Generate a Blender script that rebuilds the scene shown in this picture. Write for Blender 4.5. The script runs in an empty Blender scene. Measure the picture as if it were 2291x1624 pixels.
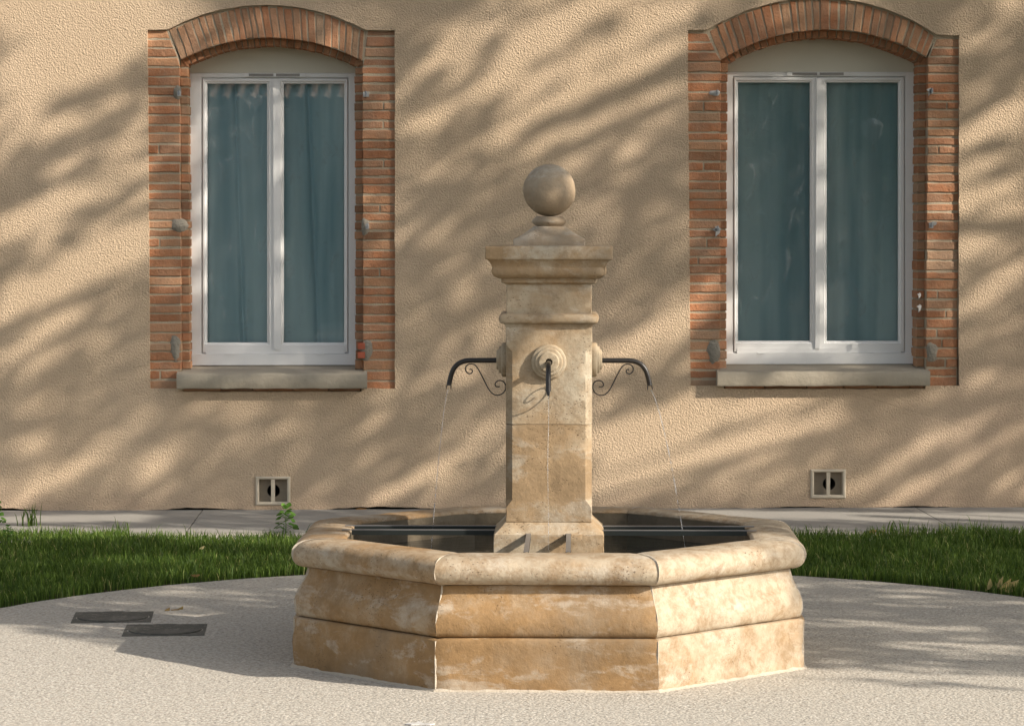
import bpy, bmesh, math, random
import numpy as np
from mathutils import Vector, Matrix, noise
from mathutils.geometry import tessellate_polygon
random.seed(7); rng = np.random.default_rng(7)
R = math.radians
scene = bpy.context.scene
C = scene.collection

# ------------------------------------------------------------------ camera
FPX = 6391.0; PW, PH = 2291.0, 1624.0
YAW = R(2.0); PITCH = math.atan((812 - 500) / FPX)
CAM = Vector((-0.6067, -12.636, 1.903))
FWD = Vector((math.sin(YAW) * math.cos(PITCH), math.cos(YAW) * math.cos(PITCH), -math.sin(PITCH)))
RGT = Vector((math.cos(YAW), -math.sin(YAW), 0))
UPV = RGT.cross(FWD)
cam = bpy.data.cameras.new('camera'); cam_o = bpy.data.objects.new('camera', cam); C.objects.link(cam_o)
cam.sensor_width = 36; cam.lens = FPX / PW * 36; cam.clip_start = .1; cam.clip_end = 500
cam_o.location = CAM; cam_o.rotation_euler = (math.pi / 2 - PITCH, 0, -YAW)
scene.camera = cam_o

def ray(px, py):
    return (FWD + RGT * ((px - PW / 2) / FPX) + UPV * ((PH / 2 - py) / FPX))
def onY(px, py, Y):
    d = ray(px, py); return CAM + d * ((Y - CAM.y) / d.y)
def onZ(px, py, z=0.0):
    d = ray(px, py); return CAM + d * ((z - CAM.z) / d.z)
YW = onZ(1229, 1140).y          # face of the rendered wall
def P(px, py, dy=0.0):
    v = onY(px, py, YW + dy); return (v.x, v.z)

# ------------------------------------------------------------------ sun
SUN = Vector((.7146, -.396, .455)).normalized()
elev = math.asin(SUN.z)
sl = bpy.data.lights.new('sun', 'SUN'); so = bpy.data.objects.new('sun', sl); C.objects.link(so)
sl.energy = 4.6; sl.angle = R(.53); sl.color = (1, .90, .775)
so.rotation_euler = SUN.to_track_quat('Z', 'Y').to_euler()
w = bpy.data.worlds.new('World'); scene.world = w; w.use_nodes = True
nt = w.node_tree; sky = nt.nodes.new('ShaderNodeTexSky'); sky.sky_type = 'NISHITA'; sky.sun_disc = False
sky.sun_elevation = elev; sky.sun_rotation = math.atan2(SUN.x, SUN.y); sky.air_density = 1.1; sky.dust_density = 2.5; sky.ozone_density = .6
hs = nt.nodes.new('ShaderNodeHueSaturation'); hs.inputs['Saturation'].default_value = .4
nt.links.new(sky.outputs[0], hs.inputs['Color']); nt.links.new(hs.outputs[0], nt.nodes['Background'].inputs[0]); nt.nodes['Background'].inputs[1].default_value = .135
vs = scene.view_settings; vs.view_transform = 'Standard'; vs.look = 'None'; vs.exposure = .68; vs.gamma = 1

# ------------------------------------------------------------------ materials
class Mat:
    def __init__(s, name, rough=.8, spec=.3):
        s.m = bpy.data.materials.new(name); s.m.use_nodes = True; s.t = s.m.node_tree
        s.b = s.t.nodes['Principled BSDF']; s.b.inputs['Roughness'].default_value = rough
        s.b.inputs['Specular IOR Level'].default_value = spec
        s.co = s.t.nodes.new('ShaderNodeTexCoord').outputs['Object']
    def n(s, typ, **kw):
        nd = s.t.nodes.new(typ)
        for k, v in kw.items():
            if hasattr(nd, k): setattr(nd, k, v)
            else: nd.inputs[k].default_value = v
        return nd
    def l(s, a, b): s.t.links.new(a, b)
    def map(s, scale=(1, 1, 1), rot=(0, 0, 0)):
        m = s.n('ShaderNodeMapping'); m.inputs['Scale'].default_value = scale; m.inputs['Rotation'].default_value = rot
        s.l(s.co, m.inputs['Vector']); return m.outputs[0]
    def noise(s, scale, detail=4, rough=.6, vec=None, dist=0):
        nd = s.n('ShaderNodeTexNoise', Scale=scale, Detail=detail, Roughness=rough, Distortion=dist)
        s.l(vec or s.co, nd.inputs['Vector']); return nd.outputs['Fac']
    def voro(s, scale, feature='F1', out='Distance', vec=None, rnd=1):
        nd = s.n('ShaderNodeTexVoronoi', feature=feature, Scale=scale, Randomness=rnd)
        s.l(vec or s.co, nd.inputs['Vector']); return nd.outputs[out]
    def ramp(s, fac, stops):
        nd = s.n('ShaderNodeValToRGB'); e = nd.color_ramp.elements
        while len(e) < len(stops): e.new(.5)
        for i, (p, c) in enumerate(stops):
            e[i].position = p; e[i].color = (c if len(c) == 4 else (*c, 1)) if not isinstance(c, (int, float)) else (c, c, c, 1)
        s.l(fac, nd.inputs[0]); return nd.outputs[0]
    def mix(s, fac, a, b, mode='MIX'):
        nd = s.n('ShaderNodeMix', data_type='RGBA', blend_type=mode)
        for i, v in ((0, fac), (6, a), (7, b)):
            if isinstance(v, (int, float)): nd.inputs[i].default_value = v
            elif isinstance(v, tuple): nd.inputs[i].default_value = (*v, 1)
            else: s.l(v, nd.inputs[i])
        return nd.outputs[2]
    def math(s, op, a, b=0.0, clamp=False):
        nd = s.n('ShaderNodeMath', operation=op, use_clamp=clamp)
        for i, v in ((0, a), (1, b)):
            if isinstance(v, (int, float)): nd.inputs[i].default_value = v
            else: s.l(v, nd.inputs[i])
        return nd.outputs[0]
    def attr(s, name='tone'):
        nd = s.n('ShaderNodeAttribute'); nd.attribute_name = name; return nd.outputs['Fac']
    def color(s, c):
        if isinstance(c, tuple): s.b.inputs['Base Color'].default_value = (*c, 1)
        else: s.l(c, s.b.inputs['Base Color'])
        return s
    def bump(s, h, dist=.005, strength=1):
        nd = s.n('ShaderNodeBump', Distance=dist, Strength=strength); s.l(h, nd.inputs['Height'])
        prev = s.b.inputs['Normal'].links
        if prev: s.l(prev[0].from_socket, nd.inputs['Normal'])
        s.l(nd.outputs[0], s.b.inputs['Normal']); return s

M = {}
# roughcast render
m = Mat('roughcast_render', .95, .15)
big = m.noise(1.1, 4, .6); fine = m.noise(150, 4, .7); lump = m.noise(88, 2, .5, dist=.5)
c = m.ramp(big, [(.3, (.545, .415, .285)), (.7, (.60, .465, .33))])
c = m.mix(m.math('MULTIPLY', m.noise(160, 2, .6), .5), c, (.42, .315, .21))
c = m.mix(m.ramp(m.noise(.5, 3, .5), [(.5, 0.), (.75, .35)]), c, (.55, .405, .30))
c = m.mix(m.ramp(m.noise(2.2, 5, .7, m.map((2.2, 1, .35))), [(.55, 0.), (.78, .28)]), c, (.42, .32, .22))
sz = m.n('ShaderNodeSeparateXYZ'); m.l(m.co, sz.inputs[0])
c = m.mix(m.ramp(m.math('ADD', sz.outputs[2], m.math('MULTIPLY', m.noise(5, 5, .7), .35)), [(.14, .45), (.36, 0.)]), c, (.45, .325, .235))
crk = m.voro(1.15, 'DISTANCE_TO_EDGE', vec=m.mix(.22, m.co, m.n('ShaderNodeTexNoise', Scale=3.5).outputs['Color']))
c = m.mix(m.math('MULTIPLY', m.ramp(crk, [(.0, 1.), (.0022, 0.)]), m.ramp(m.noise(.7, 2), [(.58, 0.), (.64, .3)])), c, (.16, .11, .07))
m.color(c)
vv = m.voro(100, 'SMOOTH_F1'); 
m.bump(m.math('ADD', m.math('MULTIPLY', lump, .9), m.math('ADD', m.math('MULTIPLY', fine, .5), m.math('MULTIPLY', vv, -.5))), .0085, 1.0)
M['render'] = m.m
def stone(name, A, B, Cc, grey=.0, seed=0.):
    m = Mat(name, .75, .25)
    mp = m.n('ShaderNodeMapping'); mp.inputs['Location'].default_value = (seed, seed * 2, seed * 3); m.l(m.co, mp.inputs['Vector']); co = mp.outputs[0]
    vein = m.n('ShaderNodeMapping'); vein.inputs['Scale'].default_value = (1.4, 1.4, 3.5); vein.inputs['Rotation'].default_value = (0, .5, .3); m.l(co, vein.inputs['Vector'])
    n1 = m.noise(2.6, 6, .66, co, .2); n2 = m.noise(2.2, 7, .7, vein.outputs[0], .35); n3 = m.noise(60, 4, .7, co)
    tone = m.attr()
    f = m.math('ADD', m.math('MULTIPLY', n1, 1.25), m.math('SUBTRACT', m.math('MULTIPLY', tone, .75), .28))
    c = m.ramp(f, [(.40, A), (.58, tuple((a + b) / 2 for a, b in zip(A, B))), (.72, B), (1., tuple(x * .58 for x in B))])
    c = m.mix(m.ramp(n2, [(.53, 0.), (.59, .45), (.68, .65)]), c, Cc)
    c = m.mix(m.ramp(m.noise(5, 6, .75, co, .4), [(.53, 0.), (.60, .45), (.72, .65)]), c, tuple(x * .62 for x in B))
    c = m.mix(m.ramp(m.noise(3.3, 4, .6, co), [(.5, 0.), (.7, .4 + grey)]), c, (.30, .275, .225))
    c = m.mix(m.ramp(m.noise(16, 6, .8, co, .2), [(.45, 0.), (.62, .55)]), c, tuple(x * .7 for x in B))
    c = m.mix(m.ramp(m.noise(9, 6, .75, vein.outputs[0], .5), [(.60, 0.), (.72, .25)]), c, Cc)
    c = m.mix(m.math('MULTIPLY', n3, .35), c, tuple(x * .75 for x in B))
    # pits and chisel scars in clusters
    pit = m.voro(38, vec=vein.outputs[0]); msk = m.ramp(m.noise(4.2, 3, .5, co), [(.55, 0.), (.60, 1.)])
    pt = m.math('MULTIPLY', m.ramp(pit, [(.12, 1.), (.2, 0.)]), msk)
    c = m.mix(m.math('MULTIPLY', pt, .8), c, (.10, .06, .03))
    m.color(c)
    m.bump(m.math('ADD', m.math('MULTIPLY', n3, .35), m.math('ADD', m.noise(14, 5, .65, co), m.math('MULTIPLY', pt, -1.2))), .006, .9)
    return m.m
M['stone'] = stone('fountain_limestone', (.45, .385, .29), (.30, .185, .085), (.51, .465, .39))
M['stone_col'] = stone('column_limestone', (.44, .385, .29), (.33, .23, .13), (.48, .445, .37), .05, 3.)
M['stone_top'] = stone('weathered_cap_stone', (.54, .505, .44), (.38, .29, .195), (.64, .62, .57), .25, 5.)
m = Mat('wet_basin_stone', .5, .4); m.color(m.mix(m.noise(6, 5, .7), (.060, .050, .032), (.17, .135, .09))); m.bump(m.noise(25, 4, .6), .004); M['wet'] = m.m
m = Mat('lime_mortar', .95, .1); m.color(m.mix(m.noise(30, 4, .7), (.50, .42, .31), (.37, .31, .225))); m.bump(m.noise(90, 4, .7), .006); M['mortar'] = m.m
m = Mat('white_joint_mortar', .95, .1); m.color(m.mix(m.noise(30, 4, .7), (.48, .43, .36), (.36, .31, .24))); m.bump(m.noise(60, 4, .7), .006); M['joint'] = m.m
m = Mat('old_brick', .9, .15)
c = m.ramp(m.attr(), [(0., (.27, .145, .08)), (.2, (.43, .18, .085)), (.45, (.52, .225, .11)), (.7, (.49, .26, .145)), (.88, (.57, .30, .16)), (1., (.40, .27, .175))])
c = m.mix(m.ramp(m.noise(9, 5, .7), [(.4, 0.), (.75, .55)]), c, (.39, .275, .185))
c = m.mix(m.ramp(m.noise(22, 4, .7, dist=1.), [(.62, 0.), (.72, .5)]), c, (.50, .36, .25))
c = m.mix(m.ramp(m.noise(3.2, 4, .6), [(.45, 0.), (.7, .35)]), c, (.36, .29, .225))
c = m.mix(m.math('MULTIPLY', m.noise(130, 3, .6), .4), c, (.20, .10, .055))
m.color(c); m.bump(m.math('ADD', m.noise(45, 5, .7), m.math('MULTIPLY', m.noise(12, 3, .6), .8)), .008); M['brick'] = m.m
m = Mat('bright_red_brick', .9, .15); m.color(m.mix(m.noise(30), (.40, .085, .045), (.36, .13, .08))); M['redbrick'] = m.m
m = Mat('grey_cement_patch', .95, .1); m.color(m.mix(m.noise(25, 4, .7), (.20, .185, .155), (.30, .27, .22))); m.bump(m.noise(50, 4, .6), .01); M['cement'] = m.m
m = Mat('sill_stone', .9, .2)
st = m.noise(14, 4, .6, m.map((1, 1, .15)))
m.color(m.mix(m.noise(3.5, 5, .7), m.mix(st, (.27, .25, .205), (.40, .36, .29)), (.36, .31, .235))); m.bump(m.noise(30, 5, .6), .005); M['sill'] = m.m
m = Mat('white_window_paint', .38, .45); m.color(m.mix(m.noise(3, 3, .6), (.82, .82, .81), (.76, .755, .74))); M['white'] = m.m
m = Mat('cream_panel_paint', .6, .3); m.color(m.mix(m.noise(2, 3, .6), (.68, .65, .55), (.62, .59, .49))); M['cream'] = m.m
m = Mat('grey_vent_metal', .5, .4); m.color((.16, .135, .11)); M['ventmetal'] = m.m
m = Mat('beige_vent_frame', .6, .3); m.color(m.mix(m.noise(20), (.56, .49, .385), (.48, .42, .32))); M['ventframe'] = m.m
m = Mat('vent_mesh', .8, .2); m.color(m.mix(m.noise(90), (.27, .23, .18), (.36, .31, .24))); M['ventmesh'] = m.m
m = Mat('dark_pipe', .6, .3); m.color((.05, .048, .045)); M['dark'] = m.m
m = Mat('teal_curtain', .95, .05)
fold_shade = m.noise(5, 3, .5, m.map((1, 1, .08)))  # shading of the folds painted into the cloth colour as stripes
m.color(m.mix(m.ramp(fold_shade, [(.36, 0.), (.6, 1.)]), (.36, .55, .63), (.68, .83, .88))); M['curtain'] = m.m
m = Mat('room_wall', .9, .1); m.color((.05, .055, .06)); M['room'] = m.m
m = Mat('black_iron', .38, .5); m.color(m.mix(m.noise(60), (.022, .020, .019), (.04, .036, .032))); m.b.inputs['Metallic'].default_value = .35; m.bump(m.noise(120, 3, .5), .001); M['iron'] = m.m
m = Mat('rail_metal', .3, .5); m.color((.05, .06, .06)); m.b.inputs['Metallic'].default_value = .7; M['rail'] = m.m
m = Mat('rail_flange_skylit', .35, .5); m.color((.22, .225, .235)); m.b.inputs['Metallic'].default_value = .6; M['flange'] = m.m  # top flange paler than the web: sky reflection put into its colour
m = Mat('galvanised_pin', .45, .5); m.color((.25, .27, .29)); M['pin'] = m.m
m = Mat('white_plaster_scrap', .8, .2); m.color((.48, .47, .45)); M['scrap'] = m.m
# glass: real reflection over a clear pane
m = Mat('window_glass'); t = m.t; out = t.nodes['Material Output']
tr = t.nodes.new('ShaderNodeBsdfTransparent'); tr.inputs[0].default_value = (.93, .97, .95, 1)
gl = t.nodes.new('ShaderNodeBsdfGlossy'); gl.inputs['Roughness'].default_value = .0
fr = t.nodes.new('ShaderNodeFresnel'); fr.inputs[0].default_value = 1.5
mul = m.math('MULTIPLY', fr.outputs[0], 1.9, True)
mx = t.nodes.new('ShaderNodeMixShader'); t.links.new(mul, mx.inputs[0]); t.links.new(tr.outputs[0], mx.inputs[1]); t.links.new(gl.outputs[0], mx.inputs[2]); 
du = t.nodes.new('ShaderNodeBsdfDiffuse'); du.inputs[0].default_value = (.75, .76, .76, 1); m2 = t.nodes.new('ShaderNodeMixShader')
sm = m.math('ADD', m.ramp(m.noise(7, 5, .7, m.map((1, 1, .45)), 1.5), [(.56, 0.), (.70, .13)]), m.ramp(m.noise(1.6, 3, .6), [(.3, .01), (.8, .055)]))
t.links.new(sm, m2.inputs[0]); t.links.new(mx.outputs[0], m2.inputs[1]); t.links.new(du.outputs[0], m2.inputs[2]); t.links.new(m2.outputs[0], out.inputs[0]); M['glass'] = m.m
m = Mat('basin_water', .03, .5); m.color((.012, .014, .009)); m.b.inputs['IOR'].default_value = 1.33
m.bump(m.noise(14, 3, .5, dist=.5), .004, .6); M['water'] = m.m
m = Mat('falling_water', .05, .5); m.color((.95, .97, 1.)); m.b.inputs['Transmission Weight'].default_value = .8; m.b.inputs['IOR'].default_value = 1.33; M['jet'] = m.m
# aggregate paving
m = Mat('exposed_aggregate', .9, .2)
pc = m.voro(75, out='Color'); sep = m.n('ShaderNodeSeparateColor'); m.l(pc, sep.inputs[0])
pd = m.voro(75)
c = m.ramp(sep.outputs[0], [(0., (.13, .12, .105)), (.10, (.30, .265, .225)), (.35, (.47, .42, .36)), (.65, (.53, .475, .41)), (.82, (.50, .39, .31)), (1., (.80, .77, .71))])
c = m.mix(m.ramp(pd, [(.45, 0.), (.75, .6)]), c, (.27, .245, .21))
c2 = m.ramp(m.noise(48, 5, .85), [(.39, (.17, .15, .13)), (.5, (.48, .43, .37)), (.64, (.66, .61, .54))])
c = m.mix(.65, c, c2)
c = m.mix(m.ramp(m.noise(1.3, 5, .65), [(.35, 0.), (.7, .35)]), c, (.46, .41, .35))
c = m.mix(m.ramp(m.noise(2.1, 3, .5), [(.6, 0.), (.8, .2)]), c, (.53, .46, .38))
c = m.mix(m.ramp(m.voro(11), [(.055, .8), (.075, 0.)]), c, (.10, .085, .07))
c = m.mix(m.ramp(m.voro(17), [(.07, .6), (.1, 0.)]), c, (.78, .76, .72))
c = m.mix(1., c, (.90, .93, .935), 'MULTIPLY')
m.color(c); m.bump(m.math('ADD', m.math('MULTIPLY', pd, -.7), m.math('MULTIPLY', m.noise(38, 4, .8), 1.1)), .0045); M['gravel'] = m.m
m = Mat('path_concrete', .9, .2); c = m.mix(m.noise(1.6, 5, .7), (.34, .325, .295), (.26, .25, .23)); c = m.mix(m.math('MULTIPLY', m.noise(50, 3), .4), c, (.2, .19, .17)); m.color(c); m.bump(m.noise(40, 4, .6), .003); M['concrete'] = m.m
m = Mat('soil', 1, .1); m.color(m.mix(m.noise(8, 5, .7), (.05, .035, .02), (.035, .05, .015))); m.bump(m.noise(30), .02); M['soil'] = m.m
m = Mat('slate_cover', .75, .3); c = m.mix(m.noise(9, 5, .7), (.055, .058, .052), (.10, .098, .085)); c = m.mix(m.ramp(m.noise(26, 6, .8), [(.52, 0.), (.66, .75)]), c, (.24, .22, .19)); c = m.mix(m.ramp(m.noise(4, 4, .6), [(.5, 0.), (.7, .5)]), c, (.16, .15, .13)); m.color(c); m.bump(m.noise(70, 4, .7), .004); M['slate'] = m.m
def foliage(name, stops, trans=.35, rough=.55):
    m = Mat(name, rough, .25); c = m.ramp(m.attr(), stops); m.color(c); t = m.t
    tl = t.nodes.new('ShaderNodeBsdfTranslucent'); mx = t.nodes.new('ShaderNodeMixShader'); mx.inputs[0].default_value = trans
    m.l(c, tl.inputs[0]); m.l(m.b.outputs[0], mx.inputs[1]); m.l(tl.outputs[0], mx.inputs[2]); m.l(mx.outputs[0], t.nodes['Material Output'].inputs[0]); return m.m
M['grass'] = foliage('grass_blade', [(0., (.030, .062, .010)), (.5, (.080, .142, .020)), (.85, (.16, .235, .038)), (1., (.34, .34, .12))])
M['leaf'] = foliage('tree_leaf', [(0., (.04, .09, .015)), (1., (.09, .15, .03))], .1)
M['weed'] = foliage('weed_leaf', [(0., (.04, .10, .02)), (1., (.12, .25, .04))], .4)
M['dry'] = foliage('dry_leaf', [(0., (.20, .10, .04)), (.5, (.34, .25, .09)), (1., (.45, .38, .17))], .2)
m = Mat('bark', .95, .1); m.color(m.mix(m.noise(8, 5), (.10, .075, .05), (.17, .14, .10))); m.bump(m.noise(20), .02); M['bark'] = m.m
m = Mat('roof_tile', .9, .1); m.color(m.mix(m.attr(), (.03, .025, .02), m.mix(m.noise(3), (.75, .40, .27), (.62, .48, .38)))); M['tile'] = m.m
m = Mat('far_wall', .9, .1); m.color((.16, .17, .13)); M['farwall'] = m.m
m = Mat('lantern_shell', .4, .4); m.color((.35, .37, .38)); M['lantern'] = m.m

# ------------------------------------------------------------------ mesh helpers
class MB:
    def __init__(s): s.v = []; s.f = []; s.mi = []; s.tone = []
    def add(s, verts, faces, mi=0, tone=.5):
        b = len(s.v); s.v += [tuple(v) for v in verts]
        for f in faces: s.f.append(tuple(b + i for i in f)); s.mi.append(mi); s.tone.append(tone)
    def box(s, x0, x1, y0, y1, z0, z1, mi=0, tone=.5):
        s.add([(x0, y0, z0), (x1, y0, z0), (x1, y1, z0), (x0, y1, z0), (x0, y0, z1), (x1, y0, z1), (x1, y1, z1), (x0, y1, z1)],
              [(0, 3, 2, 1), (4, 5, 6, 7), (0, 1, 5, 4), (1, 2, 6, 5), (2, 3, 7, 6), (3, 0, 4, 7)], mi, tone)
    def prism(s, poly, y0, y1, mi=0, tone=.5, bev=0.0, cap=True):
        # poly: list of (x,z) counter-clockwise seen from the camera side (-Y)
        n = len(poly); cx = sum(p[0] for p in poly) / n; cz = sum(p[1] for p in poly) / n
        vs = []
        if bev:
            for x, z in poly:
                dx, dz = cx - x, cz - z
                vs.append((x + math.copysign(min(bev, abs(dx) * .5), dx), y0, z + math.copysign(min(bev, abs(dz) * .5), dz)))
            vs += [(x, y0 + bev, z) for x, z in poly]; vs += [(x, y1, z) for x, z in poly]; L = 3
        else:
            vs = [(x, y0, z) for x, z in poly] + [(x, y1, z) for x, z in poly]; L = 2
        fs = [tuple(range(n))]
        for k in range(L - 1):
            for i in range(n):
                j = (i + 1) % n; fs.append((k * n + i, (k + 1) * n + i, (k + 1) * n + j, k * n + j))
        if cap: fs.append(tuple(reversed(range((L - 1) * n, L * n))))
        s.add(vs, fs, mi, tone)
    def tube(s, pts, rad, n=8, mi=0, tone=.5, cap=True):
        pts = [Vector(p) for p in pts]; rad = rad if isinstance(rad, (list, tuple)) else [rad] * len(pts)
        ref = None; vs = []; 
        for i, p in enumerate(pts):
            d = (pts[min(i + 1, len(pts) - 1)] - pts[max(i - 1, 0)]).normalized()
            if ref is None:
                ref = d.orthogonal().normalized()
            ref = (ref - d * ref.dot(d)).normalized(); b = d.cross(ref)
            for k in range(n):
                a = 2 * math.pi * k / n; vs.append(p + (ref * math.cos(a) + b * math.sin(a)) * rad[i])
        fs = [(i * n + k, i * n + (k + 1) % n, (i + 1) * n + (k + 1) % n, (i + 1) * n + k) for i in range(len(pts) - 1) for k in range(n)]
        if cap: fs += [tuple(reversed(range(n))), tuple(range((len(pts) - 1) * n, len(pts) * n))]
        s.add(vs, fs, mi, tone)
    def build(s, name, mats, parent=None, smooth=None, loc=None, fix=True):
        me = bpy.data.meshes.new(name); me.from_pydata(s.v, [], s.f)
        for mt in (mats if isinstance(mats, list) else [mats]): me.materials.append(M[mt])
        me.polygons.foreach_set('material_index', s.mi)
        a = me.attributes.new('tone', 'FLOAT', 'FACE'); a.data.foreach_set('value', s.tone)
        if fix:
            bm = bmesh.new(); bm.from_mesh(me); bmesh.ops.recalc_face_normals(bm, faces=bm.faces); bm.to_mesh(me); bm.free()
        if smooth:
            me.polygons.foreach_set('use_smooth', [True] * len(me.polygons)); me.set_sharp_from_angle(angle=R(smooth))
        o = bpy.data.objects.new(name, me); C.objects.link(o)
        if parent: o.parent = parent
        if loc: o.location = loc
        return o
def empty(name, loc=(0, 0, 0), rz=0):
    o = bpy.data.objects.new(name, None); C.objects.link(o); o.location = loc; o.rotation_euler = (0, 0, rz); o.empty_display_size = .2; return o
def tag(o, label=None, cat=None, group=None, kind=None):
    for k, v in (('label', label), ('category', cat), ('group', group), ('kind', kind)):
        if v: o[k] = v
    return o
def nz(v, sc, seed=0): return noise.noise(Vector((v[0] * sc + seed, v[1] * sc + seed * 1.7, v[2] * sc - seed)))
def circ3(a, b, c):
    (x1, y1), (x2, y2), (x3, y3) = a, b, c
    d = 2 * (x1 * (y2 - y3) + x2 * (y3 - y1) + x3 * (y1 - y2))
    ux = ((x1 * x1 + y1 * y1) * (y2 - y3) + (x2 * x2 + y2 * y2) * (y3 - y1) + (x3 * x3 + y3 * y3) * (y1 - y2)) / d
    uy = ((x1 * x1 + y1 * y1) * (x3 - x2) + (x2 * x2 + y2 * y2) * (x1 - x3) + (x3 * x3 + y3 * y3) * (x2 - x1)) / d
    return ux, uy, math.hypot(x1 - ux, y1 - uy)

# ------------------------------------------------------------------ HOUSE
house = empty('house', (0, YW, 0)); tag(house, 'long building with beige roughcast wall and two brick framed windows', 'house')
# the house's children keep world coordinates minus the house location
def H(mb, name, mats, parent=None, **kw):
    mb.v = [(x, y - YW, z) for x, y, z in mb.v]
    return mb.build(name, mats, parent or house, **kw)

WIN = [dict(x0=330, x1=883.5, ytl=67, ytr=68.5, yb=869, jl=404.5, jr=811,
            ext=[(376.6, 66.5), (599, 12.3), (818.4, 68.4)], itr=[(404.5, 133), (599, 84.7), (811, 136.8)],
            sill=(395, 821, 835.4, 869.9, 817.5), frame=(430.7, 796, 164, 817), cas=(452, 779, 175, 790),
            gl=[(463.5, 597.5), (635, 770)], gy=(187.6, 766.4), ast=(613, 626), vent=(545, 683), n=27),
       dict(x0=1539, x1=2145.5, ytl=68.4, ytr=80, yb=863, jl=1612, jr=2073,
            ext=[(1583, 67.4), (1815, -3), (2094.6, 79)], itr=[(1612, 135), (1831, 67), (2073, 128)],
            sill=(1605.5, 2081.5, 831, 864, 814.6), frame=(1622.7, 2043, 161.5, 814.6), cas=(1641, 2024, 172.5, 788),
            gl=[(1651, 1812.4), (1849.4, 2010)], gy=(185, 762.8), ast=(1824, 1838), vent=(1761, 1900), n=29)]
VENT = [(571.7, 649.6, 1066, 1130.3), (1814, 1893, 1050, 1115)]
BF = .018     # brick face depth behind the render
holes = []
for W in WIN:
    ex = circ3(*[P(x, y, BF) for x, y in W['ext']]); it = circ3(*[P(x, y, BF) for x, y in W['itr']])
    W['exc'], W['itc'] = ex, it
    ea, eb = P(*W['ext'][0], BF), P(*W['ext'][2], BF)
    a0 = math.atan2(ea[1] - ex[1], ea[0] - ex[0]); a1 = math.atan2(eb[1] - ex[1], eb[0] - ex[0])
    arc = [(ex[0] + ex[2] * math.cos(a0 + (a1 - a0) * t / 40), ex[1] + ex[2] * math.sin(a0 + (a1 - a0) * t / 40)) for t in range(41)]
    bl, br = P(W['x0'] + 6, W['yb'], 0), P(W['x1'], W['yb'], 0); tl, tr = P(W['x0'], W['ytl'], 0), P(W['x1'], W['ytr'], 0)
    W['bl'], W['br'], W['tl'], W['tr'] = bl, br, tl, tr
    sl_, sr_ = P(W['sill'][0] + 14, W['yb'] + 7), P(W['sill'][1] - 12, W['yb'] + 7)
    loop = [bl, (sl_[0], bl[1]), sl_, sr_, (sr_[0], br[1]), br, tr] + list(reversed(arc)) + [tl]
    # densify + small irregularity of the render's edge
    out = []
    for i in range(len(loop)):
        a, b = loop[i], loop[(i + 1) % len(loop)]; n = max(1, int(math.hypot(a[0] - b[0], a[1] - b[1]) / .04))
        for k in range(n):
            x = a[0] + (b[0] - a[0]) * k / n; z = a[1] + (b[1] - a[1]) * k / n
            out.append((x + .004 * nz((x, 0, z), 12), z + .004 * nz((x, 5, z), 12)))
    holes.append((out, .30))
for x0, x1, y0, y1 in VENT:
    a, b = P(x0 + 3, y1 - 3), P(x1 - 3, y0 + 3); holes.append(([a, (b[0], a[1]), b, (a[0], b[1])], .12))
bottom = []
x = -11.0
while x < 11:
    k = noise.noise(Vector((x * 1.7, 3.3, 0))); bottom.append((x, .006 + max(0, k) * .035 + .006 * noise.noise(Vector((x * 14, 0, 0))))); x += .05
outer = bottom + [(11, .006), (11, 6.4), (-11, 6.4)]
allp = [outer] + [h[0] for h in holes]
tri = tessellate_polygon([[Vector((x, z, 0)) for x, z in p] for p in allp])
mb = MB(); flat = [q for p in allp for q in p]
mb.add([(x, YW, z) for x, z in flat], [tuple(t) for t in tri])
for p, dep in holes:
    n = len(p); mb.add([(x, YW, z) for x, z in p] + [(x, YW + dep, z) for x, z in p], [(i, (i + 1) % n, n + (i + 1) % n, n + i) for i in range(n)])
n = len(outer); mb.add([(x, YW, z) for x, z in outer] + [(x, YW + .4, z) for x, z in outer], [(i, (i + 1) % n, n + (i + 1) % n, n + i) for i in range(n)])
H(mb, 'wall', 'render')
mb = MB()   # side and back walls, floor and ceiling that close the house
mb.box(-11, -10.9, YW + .42, YW + 9, 0, 6.4); mb.box(10.9, 11, YW + .42, YW + 9, 0, 6.4); mb.box(-11, 11, YW + 9, YW + 9.2, 0, 6.4)
mb.box(-10.9, 10.9, YW + .42, YW + 9, -.02, 0); mb.box(-10.9, 10.9, YW + .42, YW + 9, 6.2, 6.4)
H(mb, 'inner_shell', 'room')
mb = MB(); mb.prism([(-11.4, 6.42), (11.4, 6.42), (11.4, 6.52), (-11.4, 6.52)], YW - .35, YW + 9.4)
ri = [(-11.4, YW - .4, 6.53), (11.4, YW - .4, 6.53), (11.4, YW + 4.5, 8.2), (-11.4, YW + 4.5, 8.2), (11.4, YW + 9.5, 6.53), (-11.4, YW + 9.5, 6.53)]
mb.add(ri, [(0, 1, 2, 3), (3, 2, 4, 5), (0, 3, 5), (1, 4, 2)]); H(mb, 'roof', 'tile')

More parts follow.
